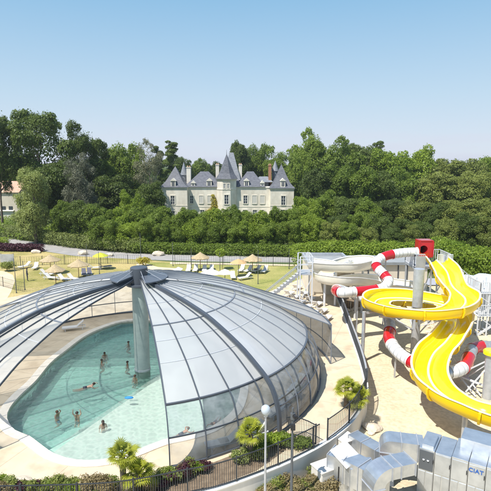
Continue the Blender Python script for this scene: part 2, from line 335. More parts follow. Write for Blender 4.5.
mat('clay_tile', (.45, .25, .16), (.62, .42, .31), rough=.9, scale=1.2, vscale=(1, 4, 1))
mat('wall_beige', (.62, .55, .44), (.70, .63, .52), rough=.9, scale=.7, detail=6)
mat('roof_felt', (.24, .255, .26), (.31, .325, .33), rough=.85, scale=.6)
mat('thatch', (.36, .27, .15), (.52, .42, .26), rough=1, scale=9, bump=.7)
mat('wood', (.27, .18, .10), (.38, .27, .17), rough=.8, scale=5)
mat('cloth_white', (.70, .68, .65), rough=.85)
mat('cloth_dark', (.12, .12, .15), rough=.85)
mat('cloth_orange', (.58, .36, .17), rough=.85)
mat('cloth_yellow', (.50, .52, .04), rough=.7)
mat('cover_blue', (.50, .64, .68), (.74, .82, .84), rough=.25, scale=1.6, coat=.3)
mat('skin_light', (.58, .36, .25), rough=.55)
mat('skin_tan', (.42, .22, .13), rough=.55)
mat('hair', (.03, .018, .012), rough=.6)
mat('swim_blue', (.02, .22, .60), rough=.6)
mat('swim_dark', (.03, .035, .06), rough=.6)
mat('rock', (.50, .42, .32), (.68, .60, .48), rough=.95, scale=2, bump=.5)
mat('globe', (.50, .56, .62), rough=.25)

m = bpy.data.materials.new('haze'); m.use_nodes = True; n_ = m.node_tree; n_.nodes.clear()
o_ = n_.nodes.new('ShaderNodeOutputMaterial'); v_ = n_.nodes.new('ShaderNodeVolumePrincipled'); v_.inputs['Color'].default_value = (.86, .92, 1, 1); v_.inputs['Density'].default_value = .0002; v_.inputs['Anisotropy'].default_value = .2
n_.links.new(v_.outputs[0], o_.inputs['Volume']); M['haze'] = m
mat('cap_paint', (.105, .12, .145), rough=.4)
mat('hair_brown', (.10, .05, .025), rough=.6)
mat('swim_red', (.45, .03, .04), rough=.6)
# ---------------------------------------------------------------- ground, pit, pool, lawn, road
MX, MY = -7.72, 33.98                      # foot of the mast
pool_px = [(128, 321), (105, 327), (85, 336), (66, 350), (50, 363), (35, 381), (20, 395), (9, 408), (6, 419), (14, 431), (27, 436), (38, 444), (54, 455), (76, 461), (100, 461), (120, 457), (140, 450), (163, 441), (190, 435), (211, 428), (230, 415), (238, 402), (241, 385), (236, 365), (222, 348), (200, 333), (165, 322)]
pool = spline([at(x, y, 0) for x, y in pool_px], .5, closed=True)
area = sum(pool[i-1].x*pool[i].y-pool[i].x*pool[i-1].y for i in range(len(pool)))
if area < 0: pool.reverse()               # counter-clockwise: offset_poly(+d) goes outwards
wall_px = [(-90, 517), (0, 515), (100, 512), (150, 505), (182, 498), (216, 491), (256, 477), (290, 463), (319, 448), (334, 438), (350, 424), (361, 407), (366, 390), (361, 365), (351, 335), (341, 307), (331, 286), (327, 279)]
wall = spline([at(x, y, 0) for x, y in wall_px], .5)
PZ = -1.2
xr, yb = 75, 63
pit = [Vector(p) for p in wall] + [Vector((wall[-1].x, yb, 0)), Vector((xr, yb, 0)), Vector((xr, 4, 0)), Vector((wall[0].x, 4, 0))]
big = [Vector(p) for p in ((-2500, -60, 0), (2500, -60, 0), (2500, 5000, 0), (-2500, 5000, 0))]
sheet('ground', [big, pool, pit], -0.012, 'field')
# deck slab round the pool (bounded by the wall on the right and the lawn behind)
edge_px = [(327, 279), (300, 279), (288, 284), (268, 292), (245, 299), (190, 292), (172, 272), (140, 272), (120, 276), (60, 288), (12, 297), (-40, 305), (-120, 330)]
deck = [Vector(p) for p in wall[::-1]]
deckp = [Vector(p) for p in wall] + [at(x, y, 0) for x, y in edge_px[1:]] + [Vector((-34, 30, 0)), Vector((-30, 13, 0)), Vector((-8, 12, 0))]
sheet('pool_deck', [deckp, pool], 0.0, 'deck')
# coping ring
cop_in = offset_poly(pool, -.06); cop_out = offset_poly(pool, .5)
m = MB(); n = len(pool)
for a, b, z in ((cop_in, cop_out, .05),):
    m.add([(p.x, p.y, z) for p in a] + [(p.x, p.y, z) for p in b] + [(p.x, p.y, -.3) for p in a] + [(p.x, p.y, -.02) for p in b],
          [(i, (i+1) % n, n+(i+1) % n, n+i) for i in range(n)] + [(i, 2*n+i, 2*n+(i+1) % n, (i+1) % n) for i in range(n)] + [(n+i, n+(i+1) % n, 3*n+(i+1) % n, 3*n+i) for i in range(n)])
tag(m.build('pool_coping', 'coping', smooth='auto'), kind='structure')
# basin
DZ, SZ = -1.3, -.66
m = MB()
m.add([(p.x, p.y, -.01) for p in pool] + [(p.x, p.y, DZ) for p in pool], [(i, (i+1) % n, n+(i+1) % n, n+i) for i in range(n)])
tag(m.build('pool_wall', 'pool_tile_deep'), kind='structure')
sheet('pool_floor', [pool], DZ+.01, 'pool_tile_deep')
la, lb = at(58, 449, SZ), at(176, 366, SZ)
ld = (lb-la).normalized(); ln = Vector((ld.y, -ld.x, 0))          # towards the shallow side
shal = [p for p in offset_poly(pool, -.02)]
def clip(poly, o, nrm):
    out = []
    for i in range(len(poly)):
        a, b = poly[i-1], poly[i]; da, db = (a-o).dot(nrm), (b-o).dot(nrm)
        if (da >= 0) != (db >= 0): out.append(a + (b-a)*(da/(da-db)))
        if db >= 0: out.append(b)
    return out
fl = lambda v: Vector((v.x, v.y, 0))
shal = clip([fl(p) for p in shal], fl(la), ln)
m = MB().prism(shal, DZ+.05, SZ); tag(m.build('pool_shelf', 'pool_tile'), kind='structure')
m = MB().prism([Vector(p) for p in offset_poly(pool, -.004)], DZ-.05, -.09)
wt = tag(m.build('pool_water', 'water'), kind='structure')
# sunken sand yard
sheet('sand_yard', [[Vector((wall[0].x-3, 3, 0)), Vector((xr+1, 3, 0)), Vector((xr+1, yb+1, 0)), Vector((wall[-1].x-2, yb+1, 0)), Vector((wall[-1].x-1.0, wall[-1].y-6, 0)), Vector((2.5, 33, 0)), Vector((wall[0].x-3, 12, 0))]], PZ, 'sand')
# lawns, road, paths (sheets a few millimetres apart)
def pxsheet(name, pts, z, mt, kind='structure'): return sheet(name, [[at(x, y, 0) for x, y in pts]], z, mt, kind)
pxsheet('lawn', [(-160, 250), (40, 251), (75, 256), (140, 259.5), (175, 262), (176, 300), (120, 300), (40, 310), (-160, 360)], -0.006, 'lawn_grass')
pxsheet('lawn', [(140, 262), (205, 264), (300, 266.2), (330, 268), (330, 281), (290, 300), (140, 300)], -0.002, 'lawn_green')
pxsheet('footpath', [(-120, 268), (-20, 270), (4, 271), (13, 275), (15, 281), (11, 292), (6, 300), (-120, 330)], 0.004, 'path_beige')
pxsheet('footpath', [(137, 261), (158, 267), (180, 268.5), (176, 276), (168, 292), (120, 292), (124, 276), (136, 268)], 0.007, 'path_beige')
pxsheet('footpath', [(170, 262.2), (220, 263), (300, 264.6), (335, 266.5), (335, 268), (300, 266.2), (205, 264.4), (170, 264)], 0.006, 'path_beige')
pxsheet('road', [(-200, 229), (0, 237), (20, 240), (45, 243.5), (75, 248), (110, 251.5), (140, 253.5), (200, 255.5), (300, 257.5), (420, 259), (420, 263.5), (300, 262.5), (200, 261.5), (140, 259.5), (75, 256), (40, 250.5), (0, 245), (-200, 238)], 0.002, 'road')
pxsheet('verge', [(-100, 247), (0, 246), (40, 251.5), (75, 256.5), (75, 258), (0, 254), (-100, 256)], 0.001, 'lawn_grass')
# planting beds along the lower wall
bed = [at(x, y, 0) for x, y in ((-60, 482), (60, 482), (140, 480), (175, 474), (215, 462), (250, 448), (280, 436), (286, 450), (256, 471), (216, 486), (175, 495), (100, 507), (-60, 511))]
sheet('planting_bed', [bed], .012, 'soil')
bed2 = [at(x, y, 0) for x, y in ((330, 372), (352, 366), (360, 385), (361, 396), (352, 412), (338, 424), (326, 424), (337, 400))]
sheet('planting_bed', [bed2], .012, 'path_beige')

# retaining wall
def ribbon_wall(pts, off0, off1, z0, z1):
    m = MB(); a = []; b = []
    for i, p in enumerate(pts):
        t = pts[min(i+1, len(pts)-1)]-pts[max(i-1, 0)]; t.z = 0; t.normalize(); nn = Vector((t.y, -t.x, 0))
        a.append(p+nn*off0); b.append(p+nn*off1)
    sec = []
    k = len(pts); vs_ = [(q.x, q.y, z) for z in (z0, z1) for s in (a, b) for q in s]
    fs = []
    for i in range(k-1):
        fs += [(i, i+1, 2*k+i+1, 2*k+i), (k+i, k+i+1, 3*k+i+1, 3*k+i), (2*k+i, 2*k+i+1, 3*k+i+1, 3*k+i), (i, i+1, k+i+1, k+i)]
    fs += [(0, k, 3*k, 2*k), (k-1, 2*k-1, 4*k-1, 3*k-1)]
    return m.add(vs_, fs)
rw = thing('retaining_wall', 'low white rendered retaining wall curving round the sunken sand yard', 'wall', at(320, 448, 0))
ribbon_wall(wall, -.12, .12, PZ-.1, .10).build('wall_body', 'wall_white', rw)
ribbon_wall(wall, -.16, .16, .102, .16).build('coping', 'wall_white', rw)

# ---------------------------------------------------------------- picket fence + grey screen on the wall
def arclen(pts):
    s = [0]
    for i in range(1, len(pts)): s.append(s[-1]+(pts[i]-pts[i-1]).length)
    return s
def sample(pts, d):
    s = arclen(pts); out = []; k = int(s[-1]/d); j = 0
    for i in range(k+1):
        q = i*d
        while j < len(s)-2 and s[j+1] < q: j += 1
        t = (q-s[j])/max(1e-6, s[j+1]-s[j]); out.append(pts[j].lerp(pts[j+1], t))
    return out
def picket_fence(name, pts, h, label, post_every=2.4, pick=.11, z0=.16, mt='fence_dark', pw=.022, group=None, post_w=.07):
    pts = [Vector((p.x, p.y, z0)) for p in pts]
    t = thing(name, label, 'fence', pts[0], group=group)
    P_ = sample(pts, pick); pm = MB()
    for p in P_: pm.bar(p+Vector((0, 0, .08)), p+Vector((0, 0, h-.04)), pw, pw*.8)
    pm.build('picket_panel', mt, t)
    for z in (.08, h-.02):
        up = [p+Vector((0, 0, z)) for p in pts]; rm = MB()
        for i in range(len(up)-1): rm.bar(up[i], up[i+1], .04, .045)
        rm.build('rail', mt, t)
    for p in sample(pts, post_every): MB().bar(p, p+Vector((0, 0, h+.06)), post_w, post_w).build('post', mt, t)
    return t
iw = [i for i, p in enumerate(wall)]
cut1 = min(iw, key=lambda i: (wall[i]-at(319, 448, 0)).length)
cut2 = min(iw, key=lambda i: (wall[i]-at(364, 388, 0)).length)
picket_fence('picket_fence', wall[:cut1+1], 1.25, 'dark metal picket fence in front of the pool beds, along the bottom wall')
picket_fence('picket_fence', wall[cut1+1:cut2+1], 1.25, 'dark metal picket fence curving round the palm on the white wall', pick=.14)
gp = [at(319, 448, 0), at(308, 441, 0), at(296, 436, 0), at(286, 437, 0)]
picket_fence('picket_fence', [gp[0]+Vector((-.15, .25, 0)), gp[1], gp[2], gp[3]], 1.2, 'short dark picket fence between the dome and the corner of the wall', z0=0)
sc = thing('screen_fence', 'plain grey metal screen standing on the wall beside the sand yard', 'fence', wall[cut2])
ribbon_wall(wall[cut2+1:], -.03, .03, .16, 1.15).build('panel', 'screen_grey', sc)
ribbon_wall(wall[cut2+1:], -.06, .06, 1.152, 1.2).build('rail', 'steel', sc)
for p in sample(wall[cut2+1:], 2.2): MB().bar(p+Vector((.10, 0, .16)), p+Vector((.10, 0, 1.2)), .07).build('post', 'steel_dark', sc)

# ---------------------------------------------------------------- telescopic pool dome
PR_IN = [(.5, 6.93), (1.74, 6.6), (3, 6.42), (4.5, 6.15), (5.6, 5.9), (6.9, 5.55), (8.0, 5.12), (9.1, 4.62), (10.07, 4.12), (11.0, 3.5), (11.75, 2.95), (12.2, 2.4), (12.5, 1.7), (12.68, .9), (12.72, 0.02)]
PR_OUT = [(.5, 7.06), (2, 6.9), (3.5, 6.7), (5, 6.42), (6.5, 6.06), (7.9, 5.62), (9.2, 5.12), (10.5, 4.55), (11.8, 4.03), (13, 3.56), (14.2, 3.08), (14.22, 2.2), (14.24, 1.1), (14.25, .02)]
def prof_at(pr, r):
    return float(np.interp(r, [p[0] for p in pr], [p[1] for p in pr]))
def dome_pt(r, a, z): return Vector((MX+r*math.cos(R(a)), MY+r*math.sin(R(a)), z))
def shell(label, pr, k, dz, a0, a1, nb, eave, rings, midrail, thick_edges, loc_a, cover=None):
    pr0 = pr; pr = [(r*k, z+(dz if z > .5 else 0)) for r, z in pr]
    root = thing('pool_enclosure', label, 'pool enclosure', dome_pt(pr[-1][0], loc_a, 0))
    angs = [a0+(a1-a0)*i/nb for i in range(nb+1)]
    ie = min(range(len(pr)), key=lambda i: abs(pr[i][1]-dz-eave))
    for b in range(nb):
        for nm, seg, mt in (('roof_sheet', pr[:ie+1], 'roof_sheet'), ('clear_panel', pr[ie:], 'clear_panel')):
            if nm == 'roof_sheet' and cover and angs[b] > cover: continue
            ns = 4; vs_ = []; 
            for r, z in seg:
                for j in range(ns+1): vs_.append(dome_pt(r, angs[b]+(angs[b+1]-angs[b])*j/ns, z))
            fs = [(i*(ns+1)+j, i*(ns+1)+j+1, (i+1)*(ns+1)+j+1, (i+1)*(ns+1)+j) for i in range(len(seg)-1) for j in range(ns)]
            m = MB().add(vs_, fs); mt = 'roof_sheet_clearer' if nm == 'roof_sheet' and a0 > 200 else mt
            o = m.build(nm, mt, root, smooth=True)
            for f in o.data.polygons: pass
        # purlins across the bay
        for rr in (([4.4, 8.2, 9.7] if k == 1 and dz == 0 and loc_a == -40 else [4.4, 8.6]) if pr0 is not PR_OUT else []):
            pm = MB()
            rr *= k; z = prof_at(pr, rr)
            q = [dome_pt(rr, angs[b]+(angs[b+1]-angs[b])*j/3, z+.015) for j in range(4)]
            pm.sweep(q, [(-.02, -.015), (.02, -.015), (.02, .015), (-.02, .015)]); pm.build('purlin', 'purlin', root)
    for i, a in enumerate(angs):
        w, h, mt = (.22, .18, 'frame_dark') if i in thick_edges else ((.055, .10, 'frame_dark') if k == 1 and pr0 is PR_IN else (.045, .07, 'frame_grey'))
        pts = [dome_pt(r, a, z) for r, z in pr]
        sp = spline(pts, .5) if pr0 is PR_IN else spline(pts[:11], .5)+pts[11:]
        m = MB(); tdir = Vector((-math.sin(R(a)), math.cos(R(a)), 0)); vs_ = []
        for j, p in enumerate(sp):
            tt = (sp[min(j+1, len(sp)-1)]-sp[max(j-1, 0)]).normalized(); up = tdir.cross(tt).normalized()
            if up.z < -.01 or (abs(up.z) < .01 and up.dot(Vector((math.cos(R(a)), math.sin(R(a)), 0))) < 0): up = -up
            c = p+up*.02
            vs_ += [c+tdir*(x*w/2)+up*(y*h/2) for x, y in ((-1, -1), (1, -1), (1, 1), (-1, 1))]
        fs = [(j*4+q, j*4+(q+1) % 4, (j+1)*4+(q+1) % 4, (j+1)*4+q) for j in range(len(sp)-1) for q in range(4)]+[(0, 1, 2, 3), tuple((len(sp)-1)*4+q for q in range(4))]
        m.add(vs_, fs).build('rib', mt, root)
    def ring(r, z, w, h, nm, mt):
        n_ = max(6, int(abs(a1-a0)/2.5)); q = [dome_pt(r, a0+(a1-a0)*j/n_, z) for j in range(n_+1)]; m = MB()
        m.sweep(q, [(-w/2, -h/2), (w/2, -h/2), (w/2, h/2), (-w/2, h/2)]); m.build(nm, mt, root)
    ring(pr[ie][0]+.01, pr[ie][1], .12, .10, 'eave_rail', 'frame_dark')
    for rr in rings: ring(rr*k, prof_at(pr, rr*k)+.01, .10, .07, 'ring_rail', 'frame_grey')
    for zz in midrail:
        r = float(np.interp(-zz, [-p[1] for p in pr], [p[0] for p in pr])); ring(r+.01, zz, .06, .07, 'glazing_rail', 'frame_dark')
    ring(pr[-1][0], .07, .12, .12, 'base_rail', 'frame_dark')
    return root
shell('front pool enclosure section with grey roof sheets and clear glazing over the shallow end', PR_IN, 1, 0, -72, -2, 8, 2.95, [6.9], [1.55], (), -40, cover=-40)
shell('larger right pool enclosure section with a thick dark front rib', PR_IN, 1.035, .12, -43, 8, 6, 2.95, [6.7], [1.55], (0,), -15)
shell('rear fixed pool enclosure section with the widest roof and upright glazing', PR_OUT, 1, 0, 3, 177, 19, 3.08, [7.6], [1.2], (), 90)
shell('front left pool enclosure section ending in a dark arch above the water', PR_IN, 1, 0, 241, 209, 4, 2.95, [6.9], [1.55], (), 220)
shell('rear left pool enclosure section with a thick dark rib from the hub', PR_IN, 1.035, .12, 217, 172, 5, 2.95, [6.7], [1.55], (0,), 190)
mast = thing('enclosure_mast', 'thick grey green column standing in the pool and carrying the dark roof hub', 'column', (MX, MY, DZ))
MB().cyl((MX, MY, DZ), .56, 6.35-DZ, 32).build('column', 'mast_paint', mast, smooth='auto')
MB().cyl((MX, MY, -.12), .60, .16, 32).build('collar', 'steel', mast, smooth='auto')
MB().lathe((MX, MY, 0), [(0, 6.3), (.6, 6.3), (.62, 6.5), (.62, 7.7), (.56, 7.75), (0, 7.75)], 32).build('hub', 'frame_dark', mast, smooth='auto')
MB().cyl((MX, MY, 6.42), .95, .12, 32).build('flange', 'frame_dark', mast, smooth='auto')
for a0, a1 in ((-66, 86), (94, 236)):
    m = MB(); pts = [dome_pt(.5, a0+(a1-a0)*i/12, 0) for i in range(13)]; po = [dome_pt(2.05, a0+(a1-a0)*i/12, 0) for i in range(13)]
    vs_ = [(p.x, p.y, 7.2) for p in pts]+[(p.x, p.y, 7.02) for p in po]+[(p.x, p.y, 7.12) for p in pts]+[(p.x, p.y, 6.94) for p in po]
    fs = []
    for i in range(12): fs += [(i, i+1, 14+i, 13+i), (26+i, 27+i, 40+i, 39+i), (13+i, 14+i, 40+i, 39+i), (i, i+1, 27+i, 26+i)]
    fs += [(0, 13, 39, 26), (12, 25, 51, 38)]
    m.add(vs_, fs).build('cap_plate', 'cap_paint', mast)
    for i in range(0, 13, 3): MB().bar((MX+.3*math.cos(R(a0+(a1-a0)*i/12)), MY+.3*math.sin(R(a0+(a1-a0)*i/12)), 7.66), (po[i].x, po[i].y, 7.0), .03).build('tie_rod', 'steel', mast)
# ================================================================ the slide yard
def seg(pts, s0, s1):
    s = arclen(pts); tot = s[-1]; return [p for p, q in zip(pts, s) if s0*tot-1e-6 <= q <= s1*tot+1e-6]
CX, CY = 14.3, 38.6                                  # the big slide coils round this column
def circ(a, z, r=3.75): return Vector((CX+r*math.cos(R(a)), CY+r*math.sin(R(a)), z))
ysl = thing('water_slide', 'yellow twin lane open water slide coiling down from the tower', 'water slide', (CX, CY, PZ))
P_ = [atY(436, 262, 47.6), atY(446.5, 273.5, 45.0), circ(27, 4.45, 4.0), circ(-12, 3.95, 3.75), circ(-55, 3.68, 3.55), circ(-95, 3.52, 3.45), circ(-135, 3.4, 3.45), circ(-180, 3.25, 3.5), circ(-225, 3.12, 3.45), circ(-268, 2.98, 3.2),
      circ(-305, 2.84, 3.2), circ(-338, 2.66, 3.6), atY(458, 325, 36.4), atY(447, 343, 34.2), atY(433, 357, 32.4), atY(427.5, 373, 30.4), atY(432, 388, 28.6), atY(445, 400.5, 27.0), atY(464, 411, 25.9), atY(492, 421, 25.0), atY(540, 432, 24.4)]
yp = spline(P_, .22)
def bankof(pts, k=2.2, mx=.30, sm=6):
    out = []
    for i in range(len(pts)):
        a = pts[min(i+1, len(pts)-1)]-pts[i]; b = pts[i]-pts[max(i-1, 0)]; ds = (a.length+b.length)/2 or 1
        an = math.atan2(a.x*b.y-a.y*b.x, a.x*b.x+a.y*b.y) if a.length and b.length else 0   # + = turning right
        out.append(max(-mx, min(mx, an/ds*k*.4)))
    return [sum(out[max(0, i-sm):i+sm+1])/len(out[max(0, i-sm):i+sm+1]) for i in range(len(out))]
yb_ = [-b for b in bankof(yp)]
HW = 1.14
inner = [(-HW, .60), (-HW+.06, .30), (-HW+.20, .08), (-.82, -.03), (-.60, -.06), (-.36, -.03), (-.18, .07), (-.06, .24), (.06, .24), (.18, .07), (.36, -.03), (.60, -.06), (.82, -.03), (HW-.20, .08), (HW-.06, .30), (HW, .60)]
outer = [(HW+.035, .59), (HW-.01, .26), (HW-.16, .0), (.82, -.11), (0, -.16), (-.82, -.11), (-HW+.16, .0), (-HW+.01, .26), (-HW-.035, .59)]
MB().sweep(yp, inner, closed=False, banks=yb_).build('trough', 'yellow_grp', ysl, smooth=True, fix=False)
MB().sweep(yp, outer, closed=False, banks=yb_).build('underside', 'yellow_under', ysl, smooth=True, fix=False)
for u in (-HW-.01, HW+.01):
    MB().sweep(yp, [(u-.07, .585), (u+.07, .585), (u+.07, .645), (u-.07, .645)], banks=yb_).build('rim', 'cream_rim', ysl)
MB().sweep(yp, [(-.08, .22), (.08, .22), (.055, .285), (-.055, .285)], banks=yb_).build('lane_divider', 'cream_rim', ysl)
s_ = arclen(yp); k_ = 0
for i, p in enumerate(yp):
    if s_[i] >= k_*2.4+1.2 and 0 < i < len(yp)-1:
        k_ += 1; m = MB(); m.sweep([yp[i-1].lerp(p, .75), p.lerp(yp[i+1], .25)], [(u*1.025, v-.0) for u, v in outer]+[(u*1.1, v-.09 if abs(u) < 1.2 else v) for u, v in outer[::-1]], banks=[yb_[i]]*2)
        m.build('joint_flange', 'yellow_under', ysl)
# the fat column with its cone and arms
colm = thing('slide_column', 'fat grey steel column in the middle of the yellow slide coil', 'column', (CX, CY, PZ))
MB().cyl((CX, CY, 3.4), .42, 3.2, 28).build('column_head', 'steel', colm, smooth='auto')
MB().cyl((CX, CY, PZ), .34, 4.6, 24).build('column_shaft', 'steel', colm, smooth='auto')
MB().cyl((CX, CY, PZ), .7, .06, 24).build('base_plate', 'steel_dark', colm)
for a, z in ((-10, 3.9), (-60, 3.6), (-110, 3.45), (-160, 3.3), (-215, 3.1), (-270, 2.95), (-325, 2.7)):
    q = circ(a, z-.35, 3.7); m = MB(); m.bar((CX, CY, z-.9), q, .14, .2); m.build('arm', 'steel_white', colm)
    MB().bar((CX, CY, z-2.0), circ(a, z-.42, 3.0), .08).build('brace', 'steel_white', colm)
def post(root, p, ztop, r=.16, mt='steel'):
    return MB().cyl((p.x, p.y, PZ), r, ztop-PZ, 14).build('support_post', mt, root, smooth='auto')
post(ysl, circ(-172, 0, 4.6), 3.15, .15); MB().bar(circ(-172, 3.02, 4.7), circ(-174, 3.02, 3.3), .12, .16).build('support_arm', 'steel', ysl)
i_ = min(range(len(yp)), key=lambda i: (yp[i]-P_[14]).length); post(ysl, yp[i_]+Vector((.4, .3, 0)), yp[i_].z-.2, .15)
i_ = min(range(len(yp)), key=lambda i: (yp[i]-P_[18]).length); post(ysl, yp[i_]+Vector((0, -.2, 0)), yp[i_].z-.2, .15)
# second slide seen at the edge: round yellow cap on a steel column with a truss
p = at(487, 398, PZ)
tr = thing('slide_trestle', 'white steel trestle with a round yellow cap beside the lower slide bend', 'trestle', (p.x, p.y, PZ))
topz = 2.35
MB().cyl((p.x, p.y, PZ), .34, topz-PZ-.3, 20).build('column_shaft', 'steel', tr, smooth='auto')
MB().lathe((p.x, p.y, topz-.3), [(0, .32), (.42, .32), (.50, .24), (.50, .02), (.36, 0), (0, 0)], 24).build('cap', 'yellow_grp', tr, smooth='auto')
q = at(449, 386, PZ)+Vector((0, .4, 0))
for a, b, w in (((q.x, q.y, -.9), (p.x, p.y, 1.7), .10), ((q.x, q.y, -.2), (p.x, p.y, -.4), .12), ((q.x+1, q.y, -1.0), (p.x-.2, p.y, 1.3), .07), ((q.x+.3, q.y+.3, .2), (p.x-.8, p.y, -1.1), .08), ((p.x-.3, p.y, .9), (p.x-1.4, p.y+.3, -.9), .08), ((q.x+.8, q.y+.9, .5), (p.x-.5, p.y-.1, -1.0), .07)):
    MB().bar(a, b, w).build('brace', 'steel_white', tr)

# red and white tube
tub = thing('tube_slide', 'closed water slide tube in bands of red and white winding under the yellow slide', 'water slide', at(388, 300, PZ))
TP = [atY(417, 252, 48.1), atY(408, 252.3, 48), atY(397, 253.5, 47.6), atY(386, 256, 47.2), atY(378, 260.5, 46.6), atY(376.5, 267, 45.8), atY(383, 273.5, 45.0), atY(388.5, 281, 44.2), atY(383, 288, 43.6), atY(372, 290, 43.2), atY(358, 291.5, 42.8), atY(343, 292.5, 42.4), atY(336, 291, 43.5), atY(338, 289, 45.5), atY(348, 292, 47),
      atY(366, 299, 46.5), atY(384, 307, 43.5), atY(390, 326, 38.8), atY(389, 338, 36.7), atY(396, 350, 34.9), atY(407, 359, 33.6), atY(422, 367, 32.4), atY(438, 372.5, 31.8), atY(454, 371.5, 32.0), atY(465, 366, 33.0), atY(469, 356, 34.3), atY(471.5, 350, 35.6), atY(480, 346.5, 36.4), atY(494, 347, 36.6), atY(512, 348, 36.4)]
tp = spline(TP, .18); ts = arclen(tp)
def s_at(i): return ts[min(range(len(tp)), key=lambda j: (tp[j]-TP[i]).length)]
bands = [(0, 2.4, 'white_grp'), (2.4, 3.6, 'red_grp'), (3.6, 4.9, 'white_grp'), (4.9, 5.4, 'red_grp'), (5.4, 6.2, 'white_grp'), (6.2, 6.9, 'red_grp'), (6.9, 8.6, 'white_grp'), (8.6, 10.3, 'red_grp'), (10.3, 11.3, 'white_grp'), (11.3, 12.6, 'red_grp'), (12.6, 16.4, 'white_grp'), (16.4, 17.5, 'steel'), (17.5, 18.5, 'red_grp'), (18.5, 20.3, 'white_grp'), (20.3, 21, 'red_grp'), (21, 21.9, 'red_grp'),
         (21.9, 22.7, 'alu_panel'), (22.7, 23.8, 'white_grp'), (23.8, 24.9, 'red_grp'), (24.9, 26.1, 'alu_panel'), (26.1, 27.1, 'red_grp'), (27.1, 29, 'alu_panel')]
def sint(f): i = min(int(f), len(TP)-2); return s_at(i)+(s_at(i+1)-s_at(i))*(f-i)
for f0, f1, mt in bands:
    a, b = sint(f0), sint(f1); pts = [q for q, s in zip(tp, ts) if a-.1 <= s <= b+.1]
    if len(pts) < 2: continue
    MB().tube(pts, .46, 22, cap=False).build('tube_section', mt, tub, smooth=True)
    L_ = arclen(pts)[-1]; nr = max(1, int(L_/(.42 if mt != 'red_grp' else 1.2)))
    for r_ in range(nr+1):
        j = min(len(pts)-2, int(r_/max(1, nr)*(len(pts)-1))); t = (pts[j+1]-pts[j]).normalized()
        if r_ in (0,) or mt != 'red_grp': MB().tube([pts[j]-t*.02, pts[j]+t*.02], .50 if r_ == 0 else .475, 22).build('joint_ring', 'alu_panel' if r_ and mt == 'white_grp' else mt, tub, smooth='auto')
for i in (3, 7, 10, 19):
    q = TP[i]; MB().bar((q.x, q.y, PZ), (q.x, q.y, q.z-.4), .11).build('support_post', 'steel', tub)
q = TP[5]; MB().bar((q.x+2.4, q.y, PZ+2), (q.x, q.y, q.z-.4), .10).build('support_arm', 'steel', tub)

# slide tower: platform, posts, railings, red tube mouth
T0 = atY(428, 262, 48.6); tz = T0.z-.35
tw = thing('slide_tower', 'steel slide tower with tall grey railings at the head of the slides', 'tower', (T0.x, T0.y+1.2, PZ))
x0, x1 = atY(411, 262, 48.6).x, atY(446, 262, 48.6).x; y0, y1 = 47.6, 50.4
MB().b2((x0, y0, tz-.18), (x1, y1, tz)).build('platform', 'steel', tw)
for x in (x0+.1, (x0+x1)/2, x1-.1):
    for y in (y0+.1, y1-.1): MB().bar((x, y, PZ), (x, y, tz), .14).build('post', 'steel', tw)
for a, b in (((x0, y0+.1, PZ+.2), ((x0+x1)/2, y0+.1, tz-.2)), (((x0+x1)/2, y0+.1, PZ+.2), (x0, y0+.1, tz-.2)), ((x1, y0+.1, PZ+.2), ((x0+x1)/2, y0+.1, 2)), (((x0+x1)/2, y0+.1, PZ+2), (x1, y0+.1, tz-.2))):
    MB().bar(a, b, .08).build('brace', 'steel', tw)
def rail_panel(root, p, q, h, n, mt='steel_white'):
    p, q = Vector(p), Vector(q); m = MB()
    for i in range(n+1):
        c = p.lerp(q, i/n); m.bar(c, c+Vector((0, 0, h)), .05)
    up = Vector((0, 0, h)); lo = Vector((0, 0, .12)); m.bar(p+up, q+up, .06); m.bar(p+lo, q+lo, .06)
    m.build('railing', mt, root)
def sheet_panel(root, p, q, h, mt='alu_panel'):
    p, q = Vector(p), Vector(q); v = (q-p); c = (p+q)/2+Vector((0, 0, h/2+.1)); MB().box(c, (v.length, .03, h), math.atan2(v.y, v.x)).build('side_panel', mt, root)
rail_panel(tw, (x0, y0, tz), (x0+1.0, y0-.05, tz), 1.35, 6); rail_panel(tw, (x0, y0, tz), (x0, y1, tz), 1.35, 10); rail_panel(tw, (x0, y1, tz), (x1, y1, tz), 1.35, 18)
rail_panel(tw, (x1, y1, tz), (x1, y0, tz), 1.35, 10)
c1 = atY(440, 258, 47.6); rail_panel(tw, (c1.x-.25, y0-.1, tz), (c1.x+.25, y0-.1, tz), 1.35, 4); rail_panel(tw, (c1.x+.7, y0-.2, tz), (c1.x+1.2, y0-.2, tz), 1.35, 4)
sheet_panel(tw, (x0+.05, y0-.3, tz-.5), (x0+.95, y0-.45, tz-.5), 1.6)
# walkway down behind towards the stair on the right
w0 = Vector((x1, y1-.7, tz)); w1 = Vector((x1+4.2, y1+.2, 1.6))
MB().bar(w0, w1, 1.1, .12).build('ramp', 'steel', tw); rail_panel(tw, w0+Vector((0, -.55, 0)), w1+Vector((0, -.55, 0)), 1.0, 14)
m = thing('tube_mouth', 'glossy red square start box of a tube slide on the tower platform', 'slide mouth', atY(427, 258, 49.0))
cb = atY(426, 248.5, 48.7); w2 = .66
bx = MB()
for s0 in (-1, 1): bx.b2((cb.x+s0*w2-.08, 48.6, cb.z-.95), (cb.x+s0*w2+.08, 49.9, cb.z+.85))
bx.b2((cb.x-w2+.08, 48.6, cb.z+.72), (cb.x+w2-.08, 49.9, cb.z+.85)); bx.b2((cb.x-w2+.08, 48.6, cb.z-.95), (cb.x+w2-.08, 49.9, cb.z-.72))
bx.build('surround', 'red_grp', m, bevel=.04)
n = 24; ring_i = [(cb.x-.25+.42*math.cos(2*math.pi*k/n), 48.65, cb.z-.1+.42*math.sin(2*math.pi*k/n)) for k in range(n)]
sq = []
